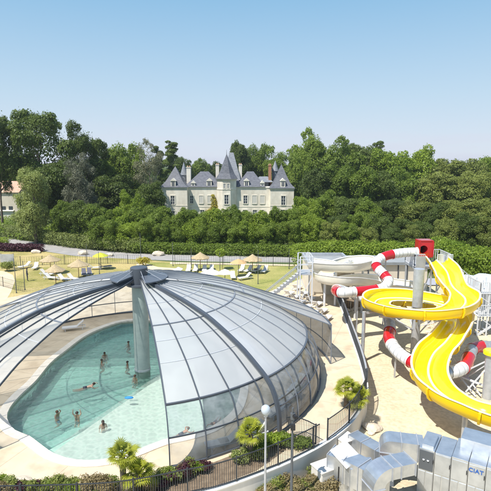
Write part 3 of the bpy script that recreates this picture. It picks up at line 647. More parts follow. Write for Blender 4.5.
for k in range(n):
    a = 2*math.pi*k/n; c_, s0 = math.cos(a), math.sin(a); t = min(.8/max(abs(c_), 1e-6), .8/max(abs(s0), 1e-6)); sq.append((cb.x+c_*t, 48.65, cb.z-.05+s0*t*.95))
MB().add(ring_i+sq, [(k, (k+1) % n, n+(k+1) % n, n+k) for k in range(n)]).build('front_panel', 'red_grp', m)
MB().tube([Vector((cb.x-.25, 48.66, cb.z-.1)), Vector((cb.x-.25, 50.0, cb.z-.2))], .42, 24, cap=False).build('throat', 'red_grp', m, smooth=True)
MB().b2((cb.x-.72, 49.95, cb.z-.8), (cb.x+.62, 50.0, cb.z+.5)).build('throat_dark', 'black', m)  # black sheet added to stand for the shade inside the tube

# ivory family slide: a wide trough that turns back under itself
iv = thing('family_slide', 'wide ivory open slide making a hairpin turn beside the stair tower', 'water slide', at(345, 292, PZ))
IP = [atY(311, 268, 51.5), atY(322, 269, 51), atY(336, 271, 50.3), atY(352, 271.5, 50), atY(363, 269, 51.5), atY(363, 265.5, 54), atY(350, 267, 55.5), atY(335, 272, 55), atY(323, 278, 53), atY(325, 283, 50), atY(340, 285, 48.8), atY(356, 284.5, 49.4), atY(372, 285, 50.5), atY(392, 289, 50.5), atY(412, 292, 50), atY(425, 295, 49.5)]
ip = spline(IP, .3); ib = [-b for b in bankof(ip, 1.6, .25)]
ivs = [(-1.15, .85), (-1.05, .35), (-.75, .05), (0, -.04), (.75, .05), (1.05, .35), (1.15, .85)]; ivo = [(1.2, .84), (1.1, .30), (.8, -.03), (0, -.13), (-.8, -.03), (-1.1, .30), (-1.2, .84)]
MB().sweep(ip, ivs, closed=False, banks=ib).build('trough', 'ivory_grp', iv, smooth=True, fix=False)
MB().sweep(ip, ivo, closed=False, banks=ib).build('underside', 'ivory_grp', iv, smooth=True, fix=False)
for u in (-1.18, 1.18): MB().sweep(ip, [(u-.08, .83), (u+.08, .83), (u+.08, .89), (u-.08, .89)], banks=ib).build('rim', 'white_grp', iv)
for i in (2, 4, 6, 9, 11, 13): q = IP[i]; post(iv, q, q.z-.1, .13, 'steel_white')
# stair tower for the family slide
s0p = atY(303, 268, 51.5)
st = thing('stair_tower', 'light steel stair tower with a long flight rising from the sunbathing deck', 'stair', (s0p.x, 51.5, 0))
ax0, ax1, ay0, ay1 = atY(300, 268, 50.5).x, atY(312, 268, 50.5).x, 50.2, 52.6; pz = atY(305, 273.5, 50.5).z
MB().b2((ax0, ay0, pz-.12), (ax1, ay1, pz)).build('platform', 'steel', st)
for x in (ax0, ax1):
    for y in (ay0, ay1): MB().bar((x, y, 0), (x, y, pz+1.9), .13).build('post', 'steel_white', st)
for z in (pz+.5, pz+1.1, pz+1.9):
    for a, b in (((ax0, ay0, z), (ax1, ay0, z)), ((ax0, ay1, z), (ax1, ay1, z)), ((ax1, ay0, z), (ax1, ay1, z))): MB().bar(a, b, .06).build('rail', 'steel_white', st)
MB().bar((ax0, ay0, .3), (ax1, ay0, pz-.3), .07).build('brace', 'steel_white', st); MB().bar((ax1, ay0, .3), (ax0, ay0, pz-.3), .07).build('brace', 'steel_white', st)
f0, f1 = Vector((ax0, 50.8, pz)), Vector((ax0-4.6, 49.4, 0.1))
for off in (-.6, .6):
    o_ = Vector((.2*off, off, 0)); MB().bar(f0+o_, f1+o_, .08, .28).build('stringer', 'steel', st)
    MB().bar(f0+o_+Vector((0, 0, .95)), f1+o_+Vector((0, 0, .95)), .06).build('handrail', 'steel', st)
    m = MB()
    for k in range(15): c = f0.lerp(f1, k/14)+o_; m.bar(c, c+Vector((0, 0, .95)), .03)
    m.build('railing', 'steel', st)
for k in range(14): c = f0.lerp(f1, (k+.5)/14); MB().box(c, (.3, 1.15, .04), math.atan2(-1.4, -4.6)).build('tread', 'steel_white', st)
# technical building behind
bl = thing('flat_roof_building', 'low cream building with a flat grey roof behind the slides', 'building', (17, 60, PZ))
bx0, bx1 = atY(330, 262, 58.2).x, atY(428, 262, 58.2).x; zt = atY(380, 262, 58.2).z
MB().b2((bx0, 58.2, PZ), (bx1, 62.4, zt-.25)).build('wall', 'wall_beige', bl)
MB().b2((bx0-.25, 57.95, zt-.25), (bx1+.25, 62.6, zt)).build('roof', 'roof_felt', bl)
MB().b2((bx0-.35, 57.85, zt-.32), (bx1+.35, 58.0, zt+.02)).build('fascia', 'roof_felt', bl)
for x in (368, 379, 398, 407): q = atY(x, 275, 58.15); MB().b2((q.x-.05, 58.1, PZ), (q.x+.05, 58.2, zt-.3)).build('downpipe', 'screen_grey', bl)
b2_ = thing('pump_house', 'cream block with a sunken grey roof tray behind the ivory slide', 'building', (11, 57, PZ))
cx0, cx1 = atY(309, 262, 54.7).x, atY(353, 262, 54.7).x; z2 = atY(330, 262.5, 54.7).z
MB().b2((cx0, 54.7, PZ), (cx1, 61, z2-.5)).build('wall', 'wall_beige', b2_); MB().b2((cx0+.2, 54.9, z2-.5), (cx1-.2, 60.8, z2-.35)).build('roof', 'roof_felt', b2_)
for lo, hi in (((cx0-.1, 54.6, z2-.5), (cx1+.1, 54.85, z2)), ((cx0-.1, 60.85, z2-.5), (cx1+.1, 61.1, z2)), ((cx0-.1, 54.85, z2-.5), (cx0+.15, 60.85, z2)), ((cx1-.15, 54.85, z2-.5), (cx1+.1, 60.85, z2))): MB().b2(lo, hi).build('parapet', 'steel', b2_)
q = atY(307.5, 262, 54.6); MB().bar((q.x, 54.5, z2), (q.x, 54.5, z2+1.3), .08).build('pole', 'steel_white', b2_); MB().box((q.x, 54.5, z2+.95), (.5, .06, .35)).build('panel', 'steel_white', b2_)
# rocky planter / round palisade under the tube
pc = at(344, 306, PZ)
pl = thing('palisade_planter', 'round planter ringed by brown upright logs below the red and white tube', 'planter', pc)
for k in range(42):
    a = 2*math.pi*k/42; h = .9+.3*random.random(); MB().cyl((pc.x+1.9*math.cos(a), pc.y+1.5*math.sin(a), PZ), .085, h, 7).build('log', 'wood' if k % 3 else 'rock', pl)
MB().lathe((pc.x, pc.y, PZ), [(0, .75), (1.2, .65), (1.62, .4)], 20).build('soil', 'soil', pl)
for k in range(16):
    a = random.uniform(-2.9, -.2); r = random.uniform(2.2, 3.0); s0 = random.uniform(.18, .42)
    c = Vector((pc.x+r*math.cos(a), pc.y+r*.8*math.sin(a), PZ+s0*.4)); bm = bmesh.new(); bmesh.ops.create_icosphere(bm, subdivisions=2, radius=s0)
    for v in bm.verts: v.co *= random.uniform(.8, 1.1); v.co.z *= .7
    me = bpy.data.meshes.new('boulder'); bm.to_mesh(me); bm.free(); me.materials.append(M['rock']); o = bpy.data.objects.new('boulder', me); COL.objects.link(o); o.location = c
    tag(o, 'pale boulder at the foot of the round log planter', 'boulder', 'boulders round the log planter')
# rubble / light stones under the coil
for k in range(34):
    c = at(random.uniform(424, 440), random.uniform(322, 341), PZ); s0 = random.uniform(.10, .26); bm = bmesh.new(); bmesh.ops.create_icosphere(bm, subdivisions=2, radius=s0)
    for v in bm.verts: v.co *= random.uniform(.75, 1.15); v.co.z *= .6
    me = bpy.data.meshes.new('boulder'); bm.to_mesh(me); bm.free(); me.materials.append(M['rock']); o = bpy.data.objects.new('boulder', me); COL.objects.link(o); o.location = c+Vector((0, 0, s0*.3))
    tag(o, 'pale stone lying in the loose heap on the sand below the yellow coil', 'stone', 'stones heaped below the yellow coil')
# white lattice stair tower at the right edge
rp = at(484, 331, PZ)
rt = thing('stair_tower', 'white steel lattice stair tower at the right edge behind the yellow slide', 'stair', rp)
hx = 1.35; rz = atY(480, 293, rp.y-1.4).z
for x in (-hx, -hx*.35, hx*.35, hx):
    for y in (-1.3, 0, 1.3): MB().bar((rp.x+x, rp.y+y, PZ), (rp.x+x, rp.y+y, rz+.9), .11).build('post', 'steel_white', rt)
MB().b2((rp.x-hx-.1, rp.y-1.4, rz-.1), (rp.x+hx+2, rp.y+1.4, rz)).build('platform', 'steel_white', rt)
MB().b2((rp.x-hx-.1, rp.y-1.4, rz/2-.8), (rp.x+hx, rp.y+1.4, rz/2-.72)).build('platform', 'steel_white', rt)
rail_panel(rt, (rp.x-hx, rp.y-1.35, rz), (rp.x+hx+2, rp.y-1.35, rz), 1.0, 24); rail_panel(rt, (rp.x-hx, rp.y-1.35, rz), (rp.x-hx, rp.y+1.35, rz), 1.0, 12)
rail_panel(rt, (rp.x-hx, rp.y-1.35, rz/2-.7), (rp.x+hx, rp.y-1.35, rz/2-.7), 1.0, 14)
for z0 in (PZ, rz/2-.7):
    MB().bar((rp.x-hx, rp.y-1.3, z0), (rp.x+hx, rp.y-1.3, z0+1.9), .08, .2).build('stringer', 'steel_white', rt); MB().bar((rp.x+hx, rp.y-1.3, z0), (rp.x-hx, rp.y-1.3, z0+1.9), .07).build('brace', 'steel_white', rt)
    for k in range(8): c = Vector((rp.x-hx, rp.y-.9, z0)).lerp(Vector((rp.x+hx, rp.y-.9, z0+1.9)), (k+.5)/8); MB().box(c, (.28, .75, .04)).build('tread', 'steel', rt)
# pale blue rounded covers
for px, py, r, lb in ((468, 283, 1.25, 'smaller pale blue rounded cover right beside the yellow slide'), (484, 285, 1.75, 'larger pale blue rounded cover behind the white lattice stair')):
    c = atY(px, py, 52); root = thing('rounded_cover', lb, 'cover', (c.x, 52, PZ))
    MB().lathe((c.x, 52, c.z), [(0, r*.72), (r*.4, r*.66), (r*.75, r*.45), (r*.97, r*.1), (r, -.25), (r*.9, -.6)], 28).build('shell', 'cover_blue', root, smooth=True)
    MB().cyl((c.x, 52, PZ), r*.88, c.z-.55-PZ, 24).build('drum', 'steel', root, smooth='auto')
    for k in range(6): a = k*math.pi/3; MB().tube([(c.x+(rr+.02)*math.cos(a), 52+(rr+.02)*math.sin(a), c.z+zz) for rr, zz in ((.05, r*.73), (r*.4, r*.67), (r*.75, r*.46), (r*.97, r*.1), (r, -.25))], .03, 6).build('seam', 'steel_white', root)
# ================================================================ vegetation
def leaf_mesh(name, seed, lobes, n, leaf, mt, flat=1.0, shell=.75, up=.5):
    """lobes: list of (centre, radius xyz). Leaf sized rhombic faces spread through the outer part of each lobe."""
    g = np.random.default_rng(seed)
    C_ = np.array([l[0] for l in lobes], float); Rr = np.array([l[1] for l in lobes], float)
    w = (Rr.prod(1))**(2/3); w /= w.sum(); idx = g.choice(len(lobes), n, p=w)
    d = g.normal(size=(n, 3)); d /= np.linalg.norm(d, axis=1)[:, None]
    flip = (d[:, 2] < -.2) & (g.random(n) < .5); d[flip, 2] *= -1
    rad = shell+(1.06-shell)*g.random(n)**.6; rad *= 1+.10*g.normal(size=n)
    P0 = C_[idx]+d*Rr[idx]*rad[:, None]
    nrm = d+g.normal(size=(n, 3))*.55; nrm[:, 2] += up; nrm /= np.linalg.norm(nrm, axis=1)[:, None]
    a = np.cross(nrm, g.normal(size=(n, 3))); a /= np.linalg.norm(a, axis=1)[:, None]; b = np.cross(nrm, a)
    s = leaf*(.6+.8*g.random(n))[:, None]
    V = np.stack([P0-a*s, P0-b*s*.55+nrm*s*.12, P0+a*s, P0+b*s*.55+nrm*s*.12], 1).reshape(-1, 3)
    me = bpy.data.meshes.new(name); me.vertices.add(4*n); me.vertices.foreach_set('co', V.astype(np.float32).ravel())
    me.loops.add(4*n); me.loops.foreach_set('vertex_index', np.arange(4*n, dtype=np.int32)); me.polygons.add(n)
    me.polygons.foreach_set('loop_start', np.arange(0, 4*n, 4, dtype=np.int32)); me.polygons.foreach_set('loop_total', np.full(n, 4, np.int32))
    me.update(); me.validate(); me.materials.append(M[mt]); return me
def lobes_broad(seed, h0, h1, r, k=34, lr=.30):
    g = random.Random(seed); out = []; hc = (h0+h1)/2; hh = (h1-h0)/2
    for i in range(k):
        u = g.uniform(-1, .8); a = i*2.4+g.uniform(-.5, .5); q = g.uniform(.5, .84); s = (1-abs(u)**3.2)**.5
        prof = 1.0 if u < .2 else 1-.22*u
        x, y, z = r*q*s*prof*math.cos(a), r*q*s*prof*math.sin(a), hc+hh*q*u*1.05
        rr = r*g.uniform(lr*.65, lr*1.3); out.append(((x, y, z), (rr, rr, rr*g.uniform(.65, .95))))
        for _ in range(3):
            b_ = g.uniform(0, 6.28); e_ = g.uniform(-.3, 1.2); r2 = rr*g.uniform(.32, .55); d_ = rr*.95
            out.append(((x+d_*math.cos(b_)*math.cos(e_), y+d_*math.sin(b_)*math.cos(e_), z+d_*math.sin(e_)*.8), (r2, r2, r2*.7)))
    out.append(((0, 0, hc), (r*.5, r*.5, hh*.6))); return out
def trunk_mb(seed, h, r, crown0, cr, lobes=None):
    g = random.Random(seed); m = MB(); top = h*.72
    pts = [Vector((0, 0, -.2))]; x = y = 0
    for i in range(1, 7): x += g.uniform(-.12, .12); y += g.uniform(-.12, .12); pts.append(Vector((x, y, top*i/6)))
    m.tube(pts, [r*(1.25 if i == 0 else 1-.13*i) for i in range(7)], 8)
    for l in (g.sample(lobes, min(9, len(lobes))) if lobes else []):
        c = Vector(l[0]); z = max(crown0*.7, min(top*.9, c.z-cr*.45)); j = max(1, min(5, int(z/top*6))); s = pts[j]
        m.tube([s, s.lerp(c, .5)+Vector((0, 0, -.3)), c], [r*.42, r*.26, r*.08], 6)
    return m
PRO = {}
def tree_proto(kind, var):
    key = (kind, var)
    if key in PRO: return PRO[key]
    sd_ = hash(kind) % 7 if False else sum(map(ord, kind))+var*17
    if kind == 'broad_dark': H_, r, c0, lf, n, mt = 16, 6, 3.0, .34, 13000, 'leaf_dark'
    elif kind == 'broad': H_, r, c0, lf, n, mt = 14, 5.5, 1.4, .33, 13000, 'leaf_mid'
    elif kind == 'bright': H_, r, c0, lf, n, mt = 12, 5, .8, .30, 12000, 'leaf_bright'
    elif kind == 'olive': H_, r, c0, lf, n, mt = 12, 4.6, .6, .26, 12000, 'leaf_olive'
    elif kind == 'pale': H_, r, c0, lf, n, mt = 11, 3.8, .8, .20, 12000, 'leaf_pale'
    elif kind == 'sparse': H_, r, c0, lf, n, mt = 22, 9, 5, .34, 11000, 'leaf_dark'
    elif kind == 'laurel': H_, r, c0, lf, n, mt = 7, 3.0, .1, .19, 9000, 'leaf_mid'
    elif kind == 'laurel_bright': H_, r, c0, lf, n, mt = 5, 2.6, .05, .17, 8000, 'leaf_bright'
    elif kind == 'bare': H_, r, c0, lf, n, mt = 16, 4.2, 4, .17, 5200, 'leaf_brown'
    elif kind == 'silver': H_, r, c0, lf, n, mt = 15, 5, 3, .2, 6500, 'leaf_silver'
    elif kind == 'cedar': H_, r, c0, lf, n, mt = 16, 6, 3, .26, 12000, 'leaf_dark'
    elif kind == 'bush': H_, r, c0, lf, n, mt = 2, 1.2, 0, .11, 2600, 'leaf_olive'
    if kind == 'cedar':
        g = random.Random(sd_); lob = []
        for i in range(30):
            z = c0+(H_-c0)*(i/29)**.9; q = r*(1-.72*(i/29)) * g.uniform(.25, .95); a = g.uniform(0, 6.28); rr = r*g.uniform(.24, .4)*(1-.4*i/29)
            lob.append(((q*math.cos(a), q*math.sin(a), z), (rr, rr, rr*.33)))
    elif kind == 'sparse': lob = lobes_broad(sd_, c0, H_, r, 27, .19)
    elif kind in ('bare', 'silver'): lob = lobes_broad(sd_, c0, H_, r, 30, .24)
    elif kind.startswith('laurel') or kind == 'bush': lob = lobes_broad(sd_, c0, H_, r, 24, .36)
    else: lob = lobes_broad(sd_, c0, H_, r, 36, .33)
    lme = leaf_mesh('crown', sd_, lob, int(n*2.3), lf*.62, mt, shell=.2 if kind in ('bare', 'silver') else .7)
    co = np.empty(len(lme.vertices)*3, np.float32); lme.vertices.foreach_get('co', co); co = co.reshape(-1, 3); zt = np.percentile(co[:, 2], 98.2); zb = max(0.0, c0*.6)
    co[:, 2] = zb+(co[:, 2]-zb)*(H_-zb)/(zt-zb); rr_ = np.percentile(np.hypot(co[:, 0], co[:, 1]), 97); co[:, :2] *= r/rr_; lme.vertices.foreach_set('co', co.ravel())
    tm = trunk_mb(sd_, H_, {'laurel': .12, 'laurel_bright': .1, 'bush': .05, 'sparse': .5, 'bare': .3}.get(kind, .36), c0, r, lob)
    PRO[key] = (H_, r, lme, tm, {}); return PRO[key]
def tree(kind, var, x, y, h, w, label, name='tree', cat='tree', group=None, z=0):
    H_, r, lme, tm, cache = tree_proto(kind, var)
    root = thing(name, label, cat, (x, y, z), rz=random.uniform(0, 6.28), group=group)
    sw, sh = w/(2*r), h/H_; root.scale = (sw, sw, sh)
    bark = 'bark_pale' if kind in ('bare', 'silver') else 'bark'
    if 'tr' not in cache:
        me = bpy.data.meshes.new('trunk'); me.from_pydata([tuple(v) for v in tm.v], [], tm.f); me.materials.append(M[bark]); me.shade_smooth(); cache['tr'] = me
    for nm, me in (('trunk', cache['tr']), ('crown', lme)):
        o = bpy.data.objects.new(nm, me); COL.objects.link(o); o.parent = root
    return root
def ptree(kind, var, px, top, wpx, Y, label, name='tree', cat='tree', group=None):
    c = atY(px, top, Y); dep = Y*math.cos(PITCH)+(15-c.z*.5)*math.sin(PITCH)
    return tree(kind, var, c.x, Y, c.z*1.03, wpx*dep/480, label, name, cat, group)
G1 = 'trees left of the chateau'
ptree('sparse', 0, 37, 116, 74, 112, 'tallest dark tree on the left with sky showing through its crown', 'broadleaf_tree', group=G1)
ptree('sparse', 1, 82, 130, 48, 116, 'tall dark feathery tree beside the tallest tree on the left', 'broadleaf_tree', group=G1)
ptree('sparse', 2, -6, 120, 46, 108, 'tall thin crowned tree cut by the left edge of the photo', 'broadleaf_tree', group=G1)
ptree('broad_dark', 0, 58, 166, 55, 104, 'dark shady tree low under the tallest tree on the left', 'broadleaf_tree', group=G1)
ptree('silver', 0, 76, 160, 34, 97, 'silvery grey half bare tree with drooping branches', 'bare_tree', group=G1)
ptree('silver', 1, 84, 186, 26, 95, 'low silvery brown thicket tree below the silvery grey tree', 'bare_tree', group=G1)
ptree('pale', 0, 31, 175, 37, 92, 'pale yellow green willow like tree above the left hedge', 'pale_tree', group=G1)
ptree('broad', 0, 104, 151, 40, 124, 'mid green dense tree right of the silvery tree', 'broadleaf_tree', group=G1)
ptree('broad', 1, 127, 150, 42, 128, 'mid green rounded tree left of the bare brown pine', 'broadleaf_tree', group=G1)
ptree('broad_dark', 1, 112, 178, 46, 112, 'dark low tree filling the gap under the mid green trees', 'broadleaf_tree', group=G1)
ptree('broad', 2, 62, 205, 26, 92, 'small green tree in the shade beside the pale tree', 'broadleaf_tree', group=G1)
ptree('broad_dark', 2, 86, 205, 40, 90, 'small very dark tree behind the left end of the laurel row', 'broadleaf_tree', group=G1)
ptree('bare', 0, 148, 144, 30, 118, 'tall brown bare pine with a pale straight trunk', 'bare_tree', group=G1)
ptree('cedar', 0, 172, 145, 34, 158, 'dark cedar behind the left pavilion of the chateau', 'cedar', group=G1)
ptree('cedar', 1, 158, 150, 24, 150, 'dark cedar half hidden by the bare brown pine', 'cedar', group=G1)
ptree('broad', 0, 8, 150, 34, 165, 'distant green tree above the tiled roof on the left', 'broadleaf_tree', group=G1)
ptree('broad', 2, 26, 156, 30, 168, 'distant green tree between the pale tree and the tiled roof', 'broadleaf_tree', group=G1)
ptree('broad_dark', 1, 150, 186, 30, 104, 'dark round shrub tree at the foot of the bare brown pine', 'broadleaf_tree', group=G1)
ptree('bright', 1, 132, 196, 26, 97, 'bright small tree left of the chateau behind the laurels', 'broadleaf_tree', group=G1)
G2 = 'trees behind the chateau'
for kind, v, px, top, w, Y, lb in (
    ('broad_dark', 0, 239, 147, 22, 178, 'round dark tree just right of the central tower roof'),
    ('broad', 1, 258, 149, 26, 185, 'round green tree behind the right wing of the chateau'),
    ('broad', 0, 277, 154, 28, 178, 'green tree behind the right pavilion roof'),
    ('broad', 2, 292, 164, 24, 165, 'lower green tree right behind the right pavilion'),
    ('broad', 2, 196, 163, 26, 225, 'distant tree over the left wing roof of the chateau'),
    ('broad_dark', 2, 212, 165, 24, 230, 'distant dark tree left of the central tower roof'),
    ('broad_dark', 1, 182, 160, 22, 215, 'distant dark tree beside the small left turret')):
    ptree(kind, v, px, top, w, Y, lb, 'broadleaf_tree', group=G2)
G3 = 'wood on the right of the chateau'
row = [('broad', 0, 309, 139, 32, 150, 'tall narrow green tree at the left end of the right hand wood'), ('broad', 1, 300, 158, 22, 142, 'green tree against the right pavilion wall'), ('broad', 2, 326, 150, 30, 148, 'green tree just right of the tall narrow one'),
    ('broad', 0, 345, 147, 34, 150, 'broad green crown in the back row above the ivory slide'), ('broad_dark', 1, 362, 149, 30, 155, 'darker crown in the back row above the striped tube'), ('cedar', 2, 379, 145, 24, 160, 'flat topped dark pine standing above the right hand wood'),
    ('bright', 0, 392, 156, 34, 146, 'bright crown right of the flat topped pine'), ('bright', 1, 412, 154, 36, 148, 'bright crown above the slide tower'), ('broad', 2, 428, 157, 26, 152, 'green crown above the red box'), ('olive', 0, 446, 163, 34, 146, 'olive crown above the head of the yellow slide'),
    ('olive', 1, 468, 164, 34, 146, 'olive crown in the back row near the right edge'), ('broad', 1, 489, 162, 34, 150, 'green crown in the back row at the right edge'), ('broad', 2, 512, 162, 34, 150, 'green crown just beyond the right edge'),
    ('broad_dark', 0, 316, 174, 34, 126, 'dark tree in the second row beside the chateau'), ('broad', 1, 338, 170, 38, 128, 'green tree in the second row above the ivory slide'), ('broad', 2, 362, 172, 40, 126, 'wide green tree in the second row above the striped tube'), ('broad_dark', 2, 384, 176, 34, 124, 'dark tree in the second row below the flat topped pine'),
    ('broad', 0, 404, 174, 38, 126, 'green tree in the second row left of the slide tower'), ('olive', 2, 428, 176, 40, 124, 'olive tree in the second row behind the red box'), ('olive', 0, 452, 178, 40, 124, 'olive tree in the second row above the bright hedge'), ('olive', 1, 476, 176, 42, 122, 'olive tree in the second row near the right edge'), ('broad', 1, 502, 176, 42, 122, 'green tree in the second row at the right edge'),
    ('bright', 2, 304, 200, 30, 100, 'bright low tree at the right end of the laurel row'), ('broad', 0, 326, 196, 34, 106, 'green tree in the front row above the pump house'), ('broad_dark', 1, 348, 200, 34, 102, 'dark tree in the front row above the ivory slide'), ('broad', 2, 370, 202, 34, 100, 'green tree in the front row above the cream building'),
    ('broad_dark', 0, 392, 202, 34, 100, 'dark tree in the front row left of the slide tower'), ('olive', 1, 414, 204, 38, 98, 'olive tree in the front row behind the tower railings'), ('broad_dark', 2, 436, 206, 34, 96, 'dark tree in the front row right of the red box'), ('olive', 2, 458, 204, 38, 94, 'olive tree in the front row above the bright hedge'), ('olive', 0, 480, 202, 38, 92, 'olive tree in the front row near the right edge'), ('broad', 0, 504, 204, 38, 92, 'green tree in the front row at the right edge'),
    ('broad_dark', 1, 402, 228, 30, 84, 'low dark tree behind the hedge left of the tower'), ('broad_dark', 0, 425, 230, 32, 82, 'low dark tree directly behind the red box'), ('olive', 1, 446, 232, 30, 78, 'low olive tree behind the head of the yellow slide'), ('broad_dark', 2, 470, 228, 34, 78, 'low dark tree behind the bright hedge on the right'), ('olive', 2, 492, 230, 34, 76, 'low olive tree at the right edge behind the bright hedge'), ('broad_dark', 2, 378, 226, 30, 86, 'low dark tree behind the hedge above the cream building'), ('broad_dark', 0, 340, 224, 30, 88, 'low dark tree behind the hedge above the pump house'), ('broad', 1, 359, 226, 28, 86, 'low green tree behind the middle of the hedge'),
    ('bright', 0, 316, 226, 28, 86, 'low bright tree behind the hedge at the stair tower'), ('olive', 0, 331, 234, 24, 80, 'very low olive tree behind the left end of the hedge'), ('olive', 1, 367, 235, 26, 79, 'very low olive tree behind the hedge above the striped tube'), ('broad_dark', 1, 392, 236, 26, 79, 'very low dark tree behind the right part of the hedge'), ('olive', 2, 412, 234, 26, 80, 'very low olive tree behind the tower railings'), ('broad', 2, 350, 236, 24, 79, 'very low green tree behind the hedge above the ivory slide')]
for kind, v, px, top, w, Y, lb in row:
    if Y > 140 and px != 379: w *= 1.3
    if Y < 90: top -= random.uniform(5, 12); w *= .9
    ptree(kind, v, px, top, w, Y, lb, 'broadleaf_tree', group=G3)
# laurel row in front of the chateau, two staggered ranks
pxs = [93+i*15.5 for i in range(15)]
for i, px in enumerate(pxs):
    ptree(('laurel', 'laurel', 'laurel_bright')[i % 3 if i % 5 else 0], i % 3, px+random.uniform(-2, 2), 212.5+random.uniform(-4, 3) - (3 if i < 3 else 0), 26+random.uniform(-2, 4), 88+random.uniform(-1.5, 1.5), ORD[i]+' tall laurel from the left in the back rank below the chateau', 'laurel', 'laurel', 'tall laurels below the chateau')
for i in range(15):
    px = 100+i*15
    ptree('laurel_bright' if i % 4 == 2 else 'laurel', (i+1) % 3, px+random.uniform(-3, 3), 222+random.uniform(-4, 4), 23+random.uniform(-2, 4), 84.5+random.uniform(-.8, .8), ORD[i]+' lower laurel from the left in the front rank beside the road', 'laurel', 'laurel', 'lower laurels beside the road')
# clipped hedges
def hedge(path, w, h, mt, label, leaf=.10, n=16000, seed=3, lump=.25):
    g = random.Random(seed); pts = sample(path, .8); lob = []
    for p in pts:
        for q in range(2): lob.append(((p.x+g.uniform(-.2, .2)*w, p.y+g.uniform(-.2, .2)*w, h*(.3+.36*q)+g.uniform(-1, 1)*lump*.3), (w*.55*g.uniform(.85, 1.15), w*.55*g.uniform(.85, 1.15), h*.34*g.uniform(.85, 1.15))))
    root = thing('hedge', label, 'hedge', path[0])
    me = leaf_mesh('foliage', seed, lob, n, leaf, mt, shell=.8, up=.4)
    co = np.empty(len(me.vertices)*3, np.float32); me.vertices.foreach_get('co', co); co = co.reshape(-1, 3)-np.array(path[0], np.float32); me.vertices.foreach_set('co', co.ravel())
    o = bpy.data.objects.new('foliage', me); COL.objects.link(o); o.parent = root
    m = MB()
    for p in sample(path, 1.0): m = MB().bar(p, p+Vector((.1, 0, h*.7)), .06); m.build('stem', 'bark', root) if g.random() < .5 else None
    return root
hedge([at(8, 236, 0), at(30, 240, 0), at(60, 245.5, 0), at(95, 249.5, 0), at(135, 252.5, 0)], 2.2, 2.5, 'leaf_pale', 'long pale green clipped hedge along the road on the left', .12, 26000, 5)
hedge([at(132, 252.8, 0), at(200, 254.3, 0), at(300, 256.3, 0)], 2.0, 1.9, 'leaf_mid', 'low dark green hedge at the foot of the laurels', .12, 20000, 6)
hedge([atY(306, 250, 69)*1, atY(360, 250, 69), atY(418, 250, 69)], 3.0, 3.9, 'leaf_bright', 'tall bright green hedge behind the cream building', .13, 30000, 7) if False else None
def fl0(v): return Vector((v.x, v.y, 0))
hedge([fl0(atY(304, 250, 69)), fl0(atY(360, 250, 69)), fl0(atY(420, 250, 69))], 3.0, 4.0, 'leaf_bright', 'tall bright green hedge behind the cream building', .14, 30000, 7)
hedge([fl0(atY(436, 250, 68)), fl0(atY(465, 250, 62)), fl0(atY(500, 250, 57))], 3.4, 4.7, 'leaf_bright', 'tall bright green hedge right of the slide tower', .14, 26000, 8)
hedge([at(-6, 250, 0), at(18, 251, 0), at(40, 251.5, 0)], 1.7, 1.3, 'leaf_purple', 'low dark purple hedge on the verge at the far left', .12, 9000, 9)
hedge([at(-12, 244, 0), at(5, 245, 0)], 1.8, 1.5, 'leaf_bright', 'short bright green hedge behind the purple hedge', .11, 4000, 10)
g = random.Random(44); lob = []
for i in range(520):
    Y_ = g.uniform(82, 165); x_ = g.uniform(16 if Y_ < 130 else 24, 62+Y_*.2) if g.random() < .62 else g.uniform(-Y_*.62, -24 if Y_ < 112 else -32)
    if x_ < 0 and Y_ < 97: continue
    r_ = g.uniform(1.6, 3.0); lob.append(((x_, Y_, g.uniform(.2, 1.0)), (r_, r_, g.uniform(.9, 1.8))))
me = leaf_mesh('undergrowth', 12, lob, 60000, .28, 'leaf_mid', shell=.8, up=.5); o = bpy.data.objects.new('undergrowth', me); COL.objects.link(o)
tag(o, 'low green undergrowth below the trees on both sides of the chateau', 'undergrowth', kind='stuff')
# distant woods to the horizon
g = random.Random(4); lob = []
for i in range(900):
    a = R(g.uniform(-38, 38)); d = g.uniform(330, 900); r = g.uniform(9, 15)
    lob.append(((d*math.sin(a), d*math.cos(a), g.uniform(2, 7)), (r, r, g.uniform(6, 9))))
me = leaf_mesh('far_woods', 11, lob, 90000, 1.5, 'leaf_dark', shell=.85); o = bpy.data.objects.new('far_woods', me); COL.objects.link(o)
tag(o, 'far woods running to the horizon behind the chateau', 'woods', kind='stuff')

